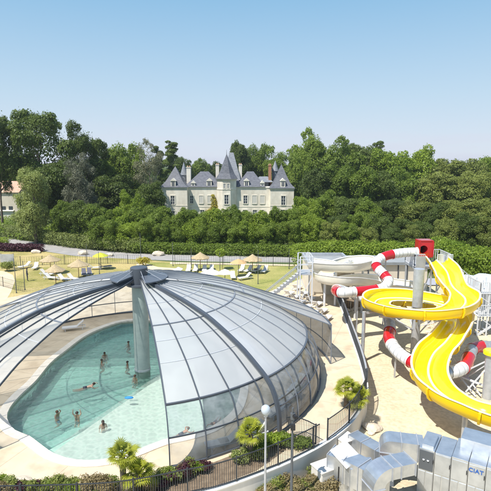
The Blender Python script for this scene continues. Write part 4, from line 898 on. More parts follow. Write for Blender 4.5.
# ================================================================ the chateau
YC = 135
cz = lambda py, Y=YC: atY(230, py, Y).z
cx = lambda px, Y=YC, z=8: (px-245.5)/480*(Y*math.cos(PITCH)+(15-z)*math.sin(PITCH))
ch = thing('chateau', 'pale stone chateau with slate roofs, a pointed central tower and two corner pavilions', 'chateau', (cx(228), YC, 0))
def ch_b(lo, hi, nm, mt): return MB().b2(lo, hi).build(nm, mt, ch)
def hip(x0, x1, y0, y1, z0, z1, inset, nm='roof', mt='slate', over=.35, curve=False, yin=None):
    x0 -= over; x1 += over; y0 -= over; y1 += over; yin = (y1-y0)/2 if yin is None else yin
    if curve:   # bell cast pyramid: flares out at the eaves
        m = MB(); cx_, cy_ = (x0+x1)/2, (y0+y1)/2; vs_ = []
        prof = [(1, 0), (.80, .10), (.62, .24), (.40, .50), (.19, .78), (.015, 1.0)]
        for s_, t_ in prof: vs_ += [(cx_+sx_*s_*(x1-x0)/2, cy_+sy_*s_*(y1-y0)/2, z0+t_*(z1-z0)) for sx_, sy_ in ((-1, -1), (1, -1), (1, 1), (-1, 1))]
        m.add(vs_, [(i*4+k, i*4+(k+1) % 4, (i+1)*4+(k+1) % 4, (i+1)*4+k) for i in range(5) for k in range(4)]+[(3, 2, 1, 0)])
        return m.build(nm, mt, ch)
    v = [(x0, y0, z0), (x1, y0, z0), (x1, y1, z0), (x0, y1, z0), (x0+inset, y0+yin, z1), (x1-inset, y0+yin, z1), (x1-inset, y1-yin, z1), (x0+inset, y1-yin, z1)]
    return MB().add(v, [(0, 1, 5, 4), (1, 2, 6, 5), (2, 3, 7, 6), (3, 0, 4, 7), (4, 5, 6, 7), (3, 2, 1, 0)]).build(nm, mt, ch)
def window(px, py, y, w=1.15, h=2.2, shut=False, arch=False):
    x = cx(px, y); z = cz(py, y)
    fr = MB(); 
    for lo, hi in (((x-w/2-.16, y-.12, z-h/2-.16), (x-w/2, y+.05, z+h/2+.2)), ((x+w/2, y-.12, z-h/2-.16), (x+w/2+.16, y+.05, z+h/2+.2)), ((x-w/2, y-.12, z+h/2), (x+w/2, y+.05, z+h/2+.2)), ((x-w/2, y-.16, z-h/2-.16), (x+w/2, y+.05, z-h/2))): fr.b2(lo, hi)
    wo = fr.build('window', 'stone_trim', ch)
    if shut: MB().b2((x-w/2+.01, y-.06, z-h/2+.01), (x+w/2-.01, y+.03, z+h/2-.01)).build('shutter', 'shutter', wo)
    else:
        MB().b2((x-w/2+.01, y-.015, z-h/2+.01), (x+w/2-.01, y+.03, z+h/2-.01)).build('pane', 'window_glass', wo)
        s = MB()
        for xx in (x-w/2+.07, x, x+w/2-.07): s.b2((xx-.05, y-.05, z-h/2+.012), (xx+.05, y-.016, z+h/2-.012))
        for q in (1/3, 2/3): s.b2((x-w/2+.12, y-.045, z-h/2+h*q-.03), (x+w/2-.12, y-.02, z-h/2+h*q+.03))
        s.build('sash', 'window_white', wo)
def dormer(px, py, y, w=1.3, h=1.7, d=2.4):
    x = cx(px, y, 11); z = cz(py, y)
    b = MB().b2((x-w/2, y, z-h/2), (x+w/2, y+d, z+h/2)).build('dormer', 'stone_trim', ch)
    MB().add([(x-w/2-.15, y-.15, z+h/2), (x+w/2+.15, y-.15, z+h/2), (x+w/2+.15, y+d, z+h/2), (x-w/2-.15, y+d, z+h/2), (x, y-.15, z+h/2+.75), (x, y+d, z+h/2+.75)], [(0, 1, 4), (2, 3, 5), (1, 2, 5, 4), (3, 0, 4, 5), (0, 3, 2, 1)]).build('pediment', 'stone_trim', b)
    MB().b2((x-w/2+.3, y-.03, z-h/2+.25), (x+w/2-.3, y+.05, z+h/2-.15)).build('pane', 'window_glass', b)
    MB().b2((x-.04, y-.06, z-h/2+.26), (x+.04, y-.031, z+h/2-.16)).build('sash', 'window_white', b)
def chimney(px, pt, pb, y, w=1.1, mt='stone_trim', d=1.6):
    x = cx(px, y, 13); zt, zb = cz(pt, y), cz(pb, y)
    c = MB().b2((x-w/2, y, zb-3), (x+w/2, y+d, zt-.2)).build('chimney', mt, ch)
    MB().b2((x-w/2-.1, y-.1, zt-.2), (x+w/2+.1, y+d+.1, zt)).build('cap', mt, c)
    for k in (-.25, .25): MB().cyl((x+k*w, y+d/2, zt), .14, .4, 8).build('pot', 'clay_tile', c)
ev = cz(188)
# wings
wl0, wl1, wr1 = cx(186), cx(229), cx(271)
ch_b((wl0, YC, 0), (wr1, YC+11, ev), 'wall', 'stone')
MB().b2((wl0, YC-.12, ev), (wr1, YC+11.12, ev+.3)).build('cornice', 'stone_trim', ch); MB().b2((wl0, YC-.06, cz(207)), (wr1, YC-.002, cz(207)+.22)).build('string_course', 'stone_trim', ch)
hip(wl0-.2, cx(221), YC, YC+11, ev+.3, cz(171.5, YC+4), 4.2)
hip(cx(237), cx(264), YC, YC+11, ev+.31, cz(171.5, YC+4), 3.2)
hip(cx(221)-.5, cx(238)+.5, YC+1.5, YC+11, ev+.32, cz(175, YC+4), 1.2)
MB().b2((cx(257), YC+5, ev+.3), (wr1, YC+10, cz(182, YC+5))).build('wall', 'slate_light', ch)
hip(cx(256), wr1+.5, YC+4, YC+11, cz(182, YC+5), cz(176.5, YC+7), 1.5, mt='slate_light')
# pavilions
for a, b, ap, eave, y, dx in ((160, 187, 167, 188.5, 132.5, 0), (270.5, 294, 165, 189.5, 133, 0)):
    x0, x1 = cx(a, y), cx(b, y); e = cz(eave, y)
    ch_b((x0, y, 0), (x1, y+9, e), 'pavilion', 'stone'); MB().b2((x0-.15, y-.15, e), (x1+.15, y+9.15, e+.35)).build('cornice', 'stone_trim', ch)
    MB().b2((x0-.05, y-.07, cz(206, y)), (x1+.05, y-.003, cz(206, y)+.22)).build('string_course', 'stone_trim', ch)
    hip(x0, x1, y, y+9, e+.35, cz(ap-.5, y+4), 0, curve=True)
    xa = (x0+x1)/2; MB().cyl((xa, y+4.5, cz(ap, y+4)-.6), .09, 1.5, 6, .02).build('finial', 'slate', ch)
dormer(173, 184, 132.6); dormer(283, 184, 133.1); window(172.5, 200, 132.5, 1.2, 2.3); window(283.5, 200.5, 133, 1.25, 2.5); window(283, 213, 133, 1.2, 1.8); window(172.5, 215, 132.5, 1.2, 2.2)
dormer(193, 185.5, YC+.1, 1.1, 1.3); dormer(209, 184, YC+.1, 1.4, 1.7); dormer(246.5, 184, YC+.1, 1.4, 1.7); dormer(262.5, 185.5, YC+.1, 1.1, 1.3)
window(191.5, 199.5, YC, 1.0, 2.1); window(201, 199.5, YC, 1.1, 2.1, True); window(209.5, 199.5, YC, 1.1, 2.1, True); window(245.5, 199.5, YC, 1.2, 2.2); window(254.5, 199.5, YC, 1.2, 2.2, True); window(262.5, 199.5, YC, 1.2, 2.2, True)
for px in (192, 202, 210, 245, 255, 262): window(px, 214, YC, 1.2, 2.3)
# central tower (octagonal front) and its cone
tx, ty, tr_ = cx(226.5, 133), YC+.6, 2.65
te = cz(180.5, 132)
def octo(r, z0, z1, nm, mt, r2=None, n=8, x=None, y=None):
    x = tx if x is None else x; y = ty if y is None else y; r2 = r if r2 is None else r2
    a0 = math.pi/8; p0 = [(x+r/math.cos(a0)*math.cos(a0+k*2*math.pi/n), y+r/math.cos(a0)*math.sin(a0+k*2*math.pi/n), z0) for k in range(n)]; p1 = [(x+r2/math.cos(a0)*math.cos(a0+k*2*math.pi/n), y+r2/math.cos(a0)*math.sin(a0+k*2*math.pi/n), z1) for k in range(n)]
    return MB().add(p0+p1, [(k, (k+1) % n, n+(k+1) % n, n+k) for k in range(n)]+[tuple(range(n))[::-1], tuple(range(n, 2*n))]).build(nm, mt, ch)
octo(tr_, 0, te, 'tower', 'stone'); octo(tr_+.18, te, te+.35, 'cornice', 'stone_trim'); octo(tr_+.1, cz(190, 132), cz(190, 132)+.3, 'string_course', 'stone_trim')
zt_ = cz(154, ty); octo(tr_+.45, te+.35, te+1.9, 'tower_roof', 'slate', tr_*.78); octo(tr_*.78, te+1.9, zt_, 'tower_roof', 'slate', .05)
MB().cyl((tx, ty, zt_-.3), .08, 1.5, 6, .02).build('finial', 'slate', ch)
yf = ty-tr_
window(224.6, 186, yf, .65, 1.2); window(228.4, 186, yf, .65, 1.2); window(226.5, 199.5, yf, 1.25, 2.5); window(226.5, 214, yf, 1.3, 2.4)
# steep slab roof behind the tower
ch_b((cx(222, YC+5), YC+4.5, ev-1), (cx(240, YC+5), YC+10.5, cz(180, YC+5)), 'wall', 'slate'); 
x0, x1 = cx(221.5, YC+5), cx(240.5, YC+5); zr0, zr1 = cz(180, YC+5), cz(152.5, YC+7)
MB().add([(x0, YC+4, zr0), (x1, YC+4, zr0), (x1, YC+11, zr0), (x0, YC+11, zr0), (cx(229.5, YC+7, 17), YC+7, zr1), (cx(233.5, YC+7, 17), YC+7, zr1), (cx(233.5, YC+7, 17), YC+8, zr1), (cx(229.5, YC+7, 17), YC+8, zr1)], [(0, 1, 5, 4), (1, 2, 6, 5), (2, 3, 7, 6), (3, 0, 4, 7), (4, 5, 6, 7), (3, 2, 1, 0)]).build('roof', 'slate_light', ch)
chimney(188.5, 167, 180, YC+3.5, 1.2); chimney(217.3, 164.5, 176, YC+6, .95); chimney(240.3, 164.5, 176, YC+6, .95); chimney(270, 165, 176, YC+5, .8, 'brick_orange')
for px, pt, pb, y in ((184, 162, 182, YC+6), (275.2, 160.5, 178, YC+7)):
    x = cx(px, y, 13); MB().cyl((x, y, 0), .95, cz(pb-7, y), 12).build('turret', 'slate_light', ch, smooth='auto'); MB().cyl((x, y, cz(pb-7, y)), 1.15, cz(pt, y)-cz(pb-7, y), 12, .04).build('turret_roof', 'slate_light', ch, smooth='auto')
# climbing creeper with yellow leaves
lob = []
for px, py, r in ((213, 196, .5), (213.5, 200, .8), (214.5, 204, 1.0), (215, 208, 1.2), (218, 210, 1.2), (213, 211, 1.3), (222, 210, .9), (217, 213, 1.4), (209, 213, 1.1)):
    q = Vector((cx(px, YC), YC-.35, cz(py, YC))); lob.append(((q.x-cx(214, YC), q.y-YC+.3, q.z), (r, .45, r)))
me = leaf_mesh('foliage', 21, lob, 1800, .17, 'leaf_yellow'); cr = thing('creeper', 'yellow green creeper climbing the wall left of the central tower', 'creeper', (cx(214, YC), YC-.3, 0)); o = bpy.data.objects.new('foliage', me); COL.objects.link(o); o.parent = cr
MB().bar((cx(214, YC), YC-.12, 0), (cx(214, YC), YC-.12, cz(198, YC)), .12).build('stem', 'bark', cr)
# farmhouse with tiled roof at the far left
q = atY(4, 190, 128)
fh = thing('farmhouse', 'low house with a sunlit clay tile roof at the left edge among the trees', 'house', (q.x, 130, 0))
xa, xb = cx(-30, 128, 6), cx(19, 128, 6); ze = cz(192, 128); zr = cz(181, 133)
MB().b2((xa, 128, 0), (xb, 137, ze)).build('wall', 'wall_beige', fh)
MB().add([(xa-.3, 127.6, ze-.1), (xb+.3, 127.6, ze-.1), (xb+.3, 137.4, ze-.1), (xa-.3, 137.4, ze-.1), (xa-.3, 132.5, zr), (xb+.3, 132.5, zr)], [(0, 1, 5, 4), (2, 3, 4, 5), (1, 2, 5), (3, 0, 4), (3, 2, 1, 0)]).build('roof', 'clay_tile', fh)
for px in (4, 11): x = cx(px, 128, 3); MB().b2((x-.5, 127.9, 2.2), (x+.5, 128.02, 4.2)).build('window', 'window_glass', fh)
q = at(4, 222, 0)
gh = thing('outbuilding', 'small pale shed roof in front of the tiled house at the left edge', 'shed', (q.x, q.y, 0))
MB().b2((q.x-5, q.y, 0), (q.x+2.6, q.y+5, 3.0)).build('wall', 'wall_white', gh); MB().add([(q.x-5.3, q.y-.4, 2.9), (q.x+2.9, q.y-.4, 2.9), (q.x+2.9, q.y+5.3, 4.4), (q.x-5.3, q.y+5.3, 4.4), (q.x-5.3, q.y-.4, 3.05), (q.x+2.9, q.y-.4, 3.05), (q.x+2.9, q.y+5.3, 4.55), (q.x-5.3, q.y+5.3, 4.55)], [(0, 1, 2, 3), (4, 5, 6, 7), (0, 1, 5, 4), (1, 2, 6, 5), (2, 3, 7, 6), (3, 0, 4, 7)]).build('roof', 'stone_trim', gh)
MB().b2((q.x-1.2, q.y-.04, 0), (q.x-.2, q.y+.02, 2.1)).build('door', 'screen_grey', gh)

# thin summer air between the camera and the far trees
hm = MB().b2((-1100, -30, -3.5), (1100, 1200, 30)).build('haze', 'haze'); tag(hm, 'thin summer haze in the air', kind='stuff')
# ================================================================ loungers, parasols, lamps, people, palms
def make_lounger(back='cloth_white'):
    t = thing('sun_lounger', '', 'lounger')
    fr = MB()
    for s in (-.31, .31): fr.bar((-1.0, s, .30), (1.0, s, .30), .05, .05)
    fr.bar((-1.0, -.31, .30), (-1.0, .31, .30), .05); fr.bar((1.0, -.31, .30), (1.0, .31, .30), .05); fr.build('frame', 'steel_white', t)
    for x in (-.75, .75):
        for s in (-.30, .30): MB().bar((x, s, 0), (x, s, .29), .05).build('leg', 'steel_white', t)
    MB().b2((-1.0, -.28, .325), (.28, .28, .36)).build('seat', back, t)
    MB().bar((.28, 0, .35), (.88, 0, .85), .56, .04).build('backrest', back, t)
    MB().bar((.80, .24, .77), (.75, .24, .3), .03).build('strut', 'steel_white', t)
    return t
LP = {k: make_lounger(k) for k in ('cloth_white', 'cloth_dark')}
used = set()
def lounger(px, py, deg, label, group='sun loungers on the lawn', mt='cloth_white', z=0):
    p = at(px, py, z); src = LP[mt]
    o = src if mt not in used else copy_tree(src); used.add(mt)
    o.location = (p.x, p.y, z+.012); o.rotation_euler = (0, 0, R(deg)); o['label'] = label; o['group'] = group
for px, py, a, lb, mt in (
    (25, 268, 60, 'white lounger standing beside the person on the left lawn', 'cloth_white'), (35.5, 269, 100, 'single white lounger in the middle of the left lawn', 'cloth_white'),
    (47, 275.5, 165, 'long white lounger beside the second thatched parasol', 'cloth_white'), (51, 279.5, 165, 'white lounger nearest the dome on the left lawn', 'cloth_white'), (64, 281, 150, 'white lounger left of the two dark ones', 'cloth_white'), (73.5, 280.5, 150, 'white lounger right beside the two dark ones', 'cloth_white'),
    (84, 275.5, 110, 'dark lounger on the left of the dark pair', 'cloth_dark'), (89.5, 275, 110, 'dark lounger on the right of the dark pair', 'cloth_dark'), (95, 269.5, 200, 'pale lounger in front of the yellow parasol', 'cloth_white'), (105, 268.5, 215, 'dark lounger beside the yellow parasol', 'cloth_dark'),
    (188.5, 271.5, 92, 'white lounger at the left end of the four below the thatched parasol', 'cloth_white'), (195.5, 271.5, 88, 'white lounger second of the four below the thatched parasol', 'cloth_white'), (204.5, 271.8, 92, 'white lounger third of the four below the thatched parasol', 'cloth_white'), (211.3, 271.8, 88, 'white lounger at the right end of the four below the thatched parasol', 'cloth_white'),
    (241.5, 271.5, 75, 'white lounger left under the right thatched parasol', 'cloth_white'), (248.5, 272, 60, 'white lounger in the middle under the right thatched parasol', 'cloth_white'), (256.5, 272, 55, 'lounger holding a grey towel under the right thatched parasol', 'cloth_white'), (264.5, 272.5, 70, 'white lounger at the right end of the lawn', 'cloth_white'),
    (245, 279.5, 35, 'white lounger nearest the dome on the right lawn', 'cloth_white'), (233, 278.5, 95, 'white lounger standing alone below the orange parasol', 'cloth_white')):
    lounger(px, py, a, lb, mt=mt)
for i, (px, py, a) in enumerate(((289, 296, 240), (294.5, 300, 240), (300, 305, 240), (306.5, 310, 240), (297, 290, 240), (303.5, 296.5, 240), (310, 302, 240), (317, 307, 240), (322, 314, 240), (326, 321, 240), (313, 316, 235))):
    lounger(px, py, a, ORD[i]+' white lounger from the lawn, packed between dome and stair tower', 'loungers packed between the dome and the stair tower')
for i, (px, py, a) in enumerate(((224, 447, 20), (236, 443, 25), (250, 439, 30), (287, 402, 50), (297, 390, 60), (277, 414, 50))):
    lounger(px, py, a, 'white lounger seen through the clear panels, '+ORD[i]+' along the curve from the front palm', 'loungers inside the dome')
lounger(74, 330, 20, 'white lounger on the deck under the left roof beside the pool')
tw_ = MB().box((0, 0, 0), (.5, .5, .16)).build('folded_towel', 'cloth_dark', None); p = at(256.5, 272, 0); tw_.location = (p.x-.1, p.y-.2, .46); tag(tw_, 'grey towel heaped on a white lounger', 'towel')
def make_parasol(kind):
    t = thing('thatched_parasol' if kind == 'thatch' else 'parasol', '', 'parasol')
    MB().cyl((0, 0, 0), .05, 2.35, 8).build('pole', 'wood' if kind == 'thatch' else 'steel_dark', t, smooth='auto')
    MB().cyl((0, 0, 0), .28, .07, 14).build('base', 'steel_dark', t)
    if kind == 'thatch':
        n = 40; pr = [(.05, 2.85), (.35, 2.62), (.85, 2.32), (1.45, 2.02)]; m = MB(); vs_ = []
        for r, z in pr:
            for k in range(n):
                rr = r*(1+(.06*random.uniform(-1, 1) if r > 1 else .02*random.uniform(-1, 1))); vs_.append((rr*math.cos(6.2832*k/n), rr*math.sin(6.2832*k/n), z+(random.uniform(-.1, .03) if r > 1 else 0)))
        m.add(vs_, [(i*n+k, i*n+(k+1) % n, (i+1)*n+(k+1) % n, (i+1)*n+k) for i in range(3) for k in range(n)]); c = m.build('canopy', 'thatch', t)
        so = c.modifiers.new('s', 'SOLIDIFY'); so.thickness = .1
    else:
        n = 8; pr = [(.02, 2.65), (.7, 2.42), (1.35, 2.1)]; m = MB()
        m.add([(r*math.cos(6.2832*k/n), r*math.sin(6.2832*k/n), z) for r, z in pr for k in range(n)], [(i*n+k, i*n+(k+1) % n, (i+1)*n+(k+1) % n, (i+1)*n+k) for i in range(2) for k in range(n)]); c = m.build('canopy', kind, t)
        so = c.modifiers.new('s', 'SOLIDIFY'); so.thickness = .02
        for k in range(n): MB().bar((0, 0, 2.1), (1.3*math.cos(6.2832*k/n), 1.3*math.sin(6.2832*k/n), 2.08), .02).build('rib', 'steel', t)
    return t
pp = {}
def parasol(kind, px, py, label, sc_=1.0):
    p = at(px, py, 0)
    o = copy_tree(pp[kind]) if kind in pp else make_parasol(kind); pp.setdefault(kind, o)
    o.location = p; o.scale = (sc_*.85, sc_*.85, .95); o['label'] = label; o['group'] = 'parasols on the lawns'
for kind, px, py, lb, s0 in (('thatch', 51, 273.5, 'straw parasol at the back of the left lawn', 1.15), ('thatch', 56, 285, 'straw parasol nearest the dome on the left lawn', 1.0), ('thatch', 79, 279, 'straw parasol over the dark pair of loungers', 1.15),
    ('cloth_yellow', 101, 269.5, 'bright yellow green parasol on the left lawn', 1.0), ('thatch', 200.5, 270.5, 'straw parasol above the row of four loungers', 1.1), ('thatch', 252.5, 273, 'straw parasol above the right hand loungers', 1.15), ('cloth_orange', 238.5, 277, 'faded orange parasol left of the right straw parasol', 1.0),
    ('cloth_white', 211, 289, 'left one of the two white parasols just behind the dome', 1.15), ('cloth_white', 225, 289, 'right one of the two white parasols just behind the dome', .9)):
    parasol(kind, px, py, lb, s0)
# large white sail like tilted board behind the hub
q = at(168, 281, 0); bd = thing('tilted_canvas', 'white canvas screen leaning on the path behind the dome hub', 'screen', q)
MB().add([(q.x-1.6, q.y-1.2, .1), (q.x+.1, q.y-1.8, .1), (q.x+1.9, q.y+.6, 1.5), (q.x+1.2, q.y+1.2, 1.6), (q.x-1.6, q.y-1.17, .13), (q.x+.1, q.y-1.77, .13), (q.x+1.9, q.y+.63, 1.53), (q.x+1.2, q.y+1.23, 1.63)], [(0, 1, 2, 3), (4, 5, 6, 7), (0, 1, 5, 4), (1, 2, 6, 5), (2, 3, 7, 6), (3, 0, 4, 7)]).build('canvas', 'sheet_white', bd)
for x, y, z in ((1.7, .7, 1.45), (1.2, 1.1, 1.55)): MB().bar((q.x+x, q.y+y, 0), (q.x+x, q.y+y, z), .05).build('pole', 'steel', bd)
# lollipop trees / small plants on the lawn
def bush(px, py, h, w, mt, label, z=0, leaf=.07, n=1400, name='shrub', cat='shrub', group=None, stem=0):
    p = at(px, py, z); root = thing(name, label, cat, (p.x, p.y, z), group=group); g = random.Random(int(px*7+py))
    lob = [((g.uniform(-.45, .45)*w*.6, g.uniform(-.45, .45)*w*.6, stem+g.uniform(.3, .72)*(h-stem)), (w*g.uniform(.2, .34), w*g.uniform(.2, .34), (h-stem)*g.uniform(.2, .32))) for _ in range(9)]
    me = leaf_mesh('foliage', int(px*13+py), lob, n, leaf, mt, shell=.5); o = bpy.data.objects.new('foliage', me); COL.objects.link(o); o.parent = root
    m = MB()
    for k in range(1 if stem else 5): a = g.uniform(0, 6.28); m = MB().bar((p.x, p.y, z), (p.x+math.cos(a)*w*.15*(0 if stem else 1), p.y+math.sin(a)*w*.15*(0 if stem else 1), z+h*.6), .07 if stem else .03); m.build('stem', 'bark', root)
    return root
bush(222.5, 269.5, 3.2, 2.0, 'leaf_bright', 'small round headed bright green tree on the lawn beside the straw parasol', leaf=.12, stem=1.7, name='small_tree', cat='tree')
bush(7, 271, 1.6, 2.2, 'leaf_olive', 'grey green bush beside the sign on the left lawn', leaf=.1)
bush(143, 266, 1.5, 2.0, 'leaf_yellow', 'yellow flowering bush on the path behind the hub', leaf=.1)
# information board on the left lawn
q = at(8, 269, 0); ib_ = thing('notice_board', 'blank pale grey notice board on two posts at the left edge of the lawn', 'notice board', q)
MB().b2((q.x-1.0, q.y-.04, 1.0), (q.x+1.0, q.y+.04, 2.2)).build('board', 'alu_panel', ib_)
for s in (-.9, .9): MB().bar((q.x+s, q.y+.08, 0), (q.x+s, q.y+.08, 2.3), .08).build('post', 'steel_dark', ib_)
# fences of the lawn
def mesh_fence(pts, h, label, every=2.5, step=.35, mt='fence_dark'):
    t = thing('wire_fence', label, 'fence', pts[0]); m = MB()
    for p in sample(pts, step): m.bar(p, p+Vector((0, 0, h-.05)), .018)
    for z in (.1, h*.5, h-.03):
        for i in range(len(pts)-1): m.bar(pts[i]+Vector((0, 0, z)), pts[i+1]+Vector((0, 0, z)), .02)
    m.build('wire_panel', mt, t)
    for p in sample(pts, every): MB().bar(p, p+Vector((0, 0, h+.08)), .06).build('post', mt, t)
mesh_fence([at(175, 264.5, 0), at(220, 265, 0), at(304, 267, 0)], 1.55, 'dark wire fence along the path behind the right lawn')
mesh_fence([at(2, 265, 0), at(25, 266, 0), at(60, 264.5, 0), at(110, 263.5, 0), at(140, 264, 0)], 1.4, 'dark wire fence between the left lawn and the road', every=3.2)
mesh_fence([at(-20, 280, 0), at(15, 290, 0), at(25, 292, 0)], 1.2, 'short wire fence beside the beige path', every=3.0)
def lamp(px, py, h, label, kind='pole', z=0, r=.05, mt='steel_dark'):
    p = at(px, py, z); t = thing('lamp_post' if kind == 'globe' else 'post', label, 'lamp post' if kind == 'globe' else 'post', p)
    MB().tube([p, p+Vector((0, 0, h))], [r*1.2, r*.8], 10).build('pole', mt, t, smooth='auto'); MB().cyl(p, r*2, .12, 12).build('base', mt, t)
    if kind == 'globe':
        MB().lathe((p.x, p.y, p.z+h), [(0, -.1), (.1, -.1), (.19, .04), (.22, .17), (.19, .30), (.1, .38), (0, .4)], 20).build('globe', 'globe', t, smooth=True)
        MB().cyl((p.x, p.y, p.z+h-.16), .09, .1, 12).build('collar', mt, t)
    if kind == 'camera':
        MB().box((p.x+.08, p.y-.12, p.z+h-.35), (.16, .34, .14), .4).build('camera_head', 'black', t, bevel=.02); MB().cyl((p.x, p.y, p.z+h-.55), .1, .3, 12).build('bracket', 'steel_dark', t)
        MB().box((p.x+.02, p.y-.1, p.z+h-.9), (.2, .12, .26)).build('junction_box', 'black', t)
for px, py, h, lb in ((16.5, 293, 4.2, 'thin dark post left of the person on the left lawn'), (25, 290, 3.6, 'thin dark post right of the beige path'), (56, 284.5, 3.0, 'thin dark post in front of the nearer straw parasol'), (87.5, 268, 3.6, 'thin dark post left of the yellow parasol'), (99.5, 274, 3.2, 'thin dark post beside the yellow parasol'),
    (141, 262, 4.6, 'thin dark post behind the hub'), (173, 266, 3.6, 'thin dark post at the left end of the right lawn fence'), (191.5, 268, 3.0, 'thin dark post left of the row of four loungers'), (220, 272, 3.0, 'thin dark post beside the small round headed tree'), (258, 284, 4.4, 'thin dark post just behind the dome roof'), (289, 269, 3.0, 'thin dark post at the right end of the lawn')):
    lamp(px, py, h, lb, r=.04)
lamp(265, 511, 5.0, 'pale lamp post with a white globe in front of the picket fence', 'globe', PZ, .055, 'steel')
lamp(291, 512, 5.3, 'dark post carrying a small camera beside the globe lamp', 'camera', PZ, .06)
# boulders by the road
for px, py, s0, lb in ((36, 253, .55, 'white boulder on the verge beside the road on the left'), (83, 254.5, .6, 'pale boulder by the road left of the yellow parasol'), (110, 256, .45, 'small pale boulder by the road right of the yellow parasol'), (158, 255.5, .7, 'sandy boulder on the verge below the laurels')):
    bm = bmesh.new(); bmesh.ops.create_icosphere(bm, subdivisions=2, radius=s0)
    for v in bm.verts: v.co *= random.uniform(.85, 1.15); v.co.x *= 1.5; v.co.z *= .75
    me = bpy.data.meshes.new('boulder'); bm.to_mesh(me); bm.free(); me.materials.append(M['rock']); o = bpy.data.objects.new('boulder', me); COL.objects.link(o); o.location = at(px, py, 0)+Vector((0, 0, s0*.4)); tag(o, lb, 'boulder')

for k_, (px, py, s0) in enumerate(((368, 427, .32), (373, 430, .42), (378, 429, .25), (371, 434, .2))):
    bm = bmesh.new(); bmesh.ops.create_icosphere(bm, subdivisions=2, radius=s0)
    for v in bm.verts: v.co *= random.uniform(.85, 1.15); v.co.x *= 1.3; v.co.z *= .6
    me = bpy.data.meshes.new('boulder'); bm.to_mesh(me); bm.free(); me.materials.append(M['rock']); o = bpy.data.objects.new('boulder', me); COL.objects.link(o); o.location = at(px, py, PZ)+Vector((0, 0, s0*.3)); tag(o, ('left', 'largest', 'right', 'smallest')[k_]+' of the four sandy rocks lying behind the silvery ducts', 'rock', 'rocks behind the ducts')
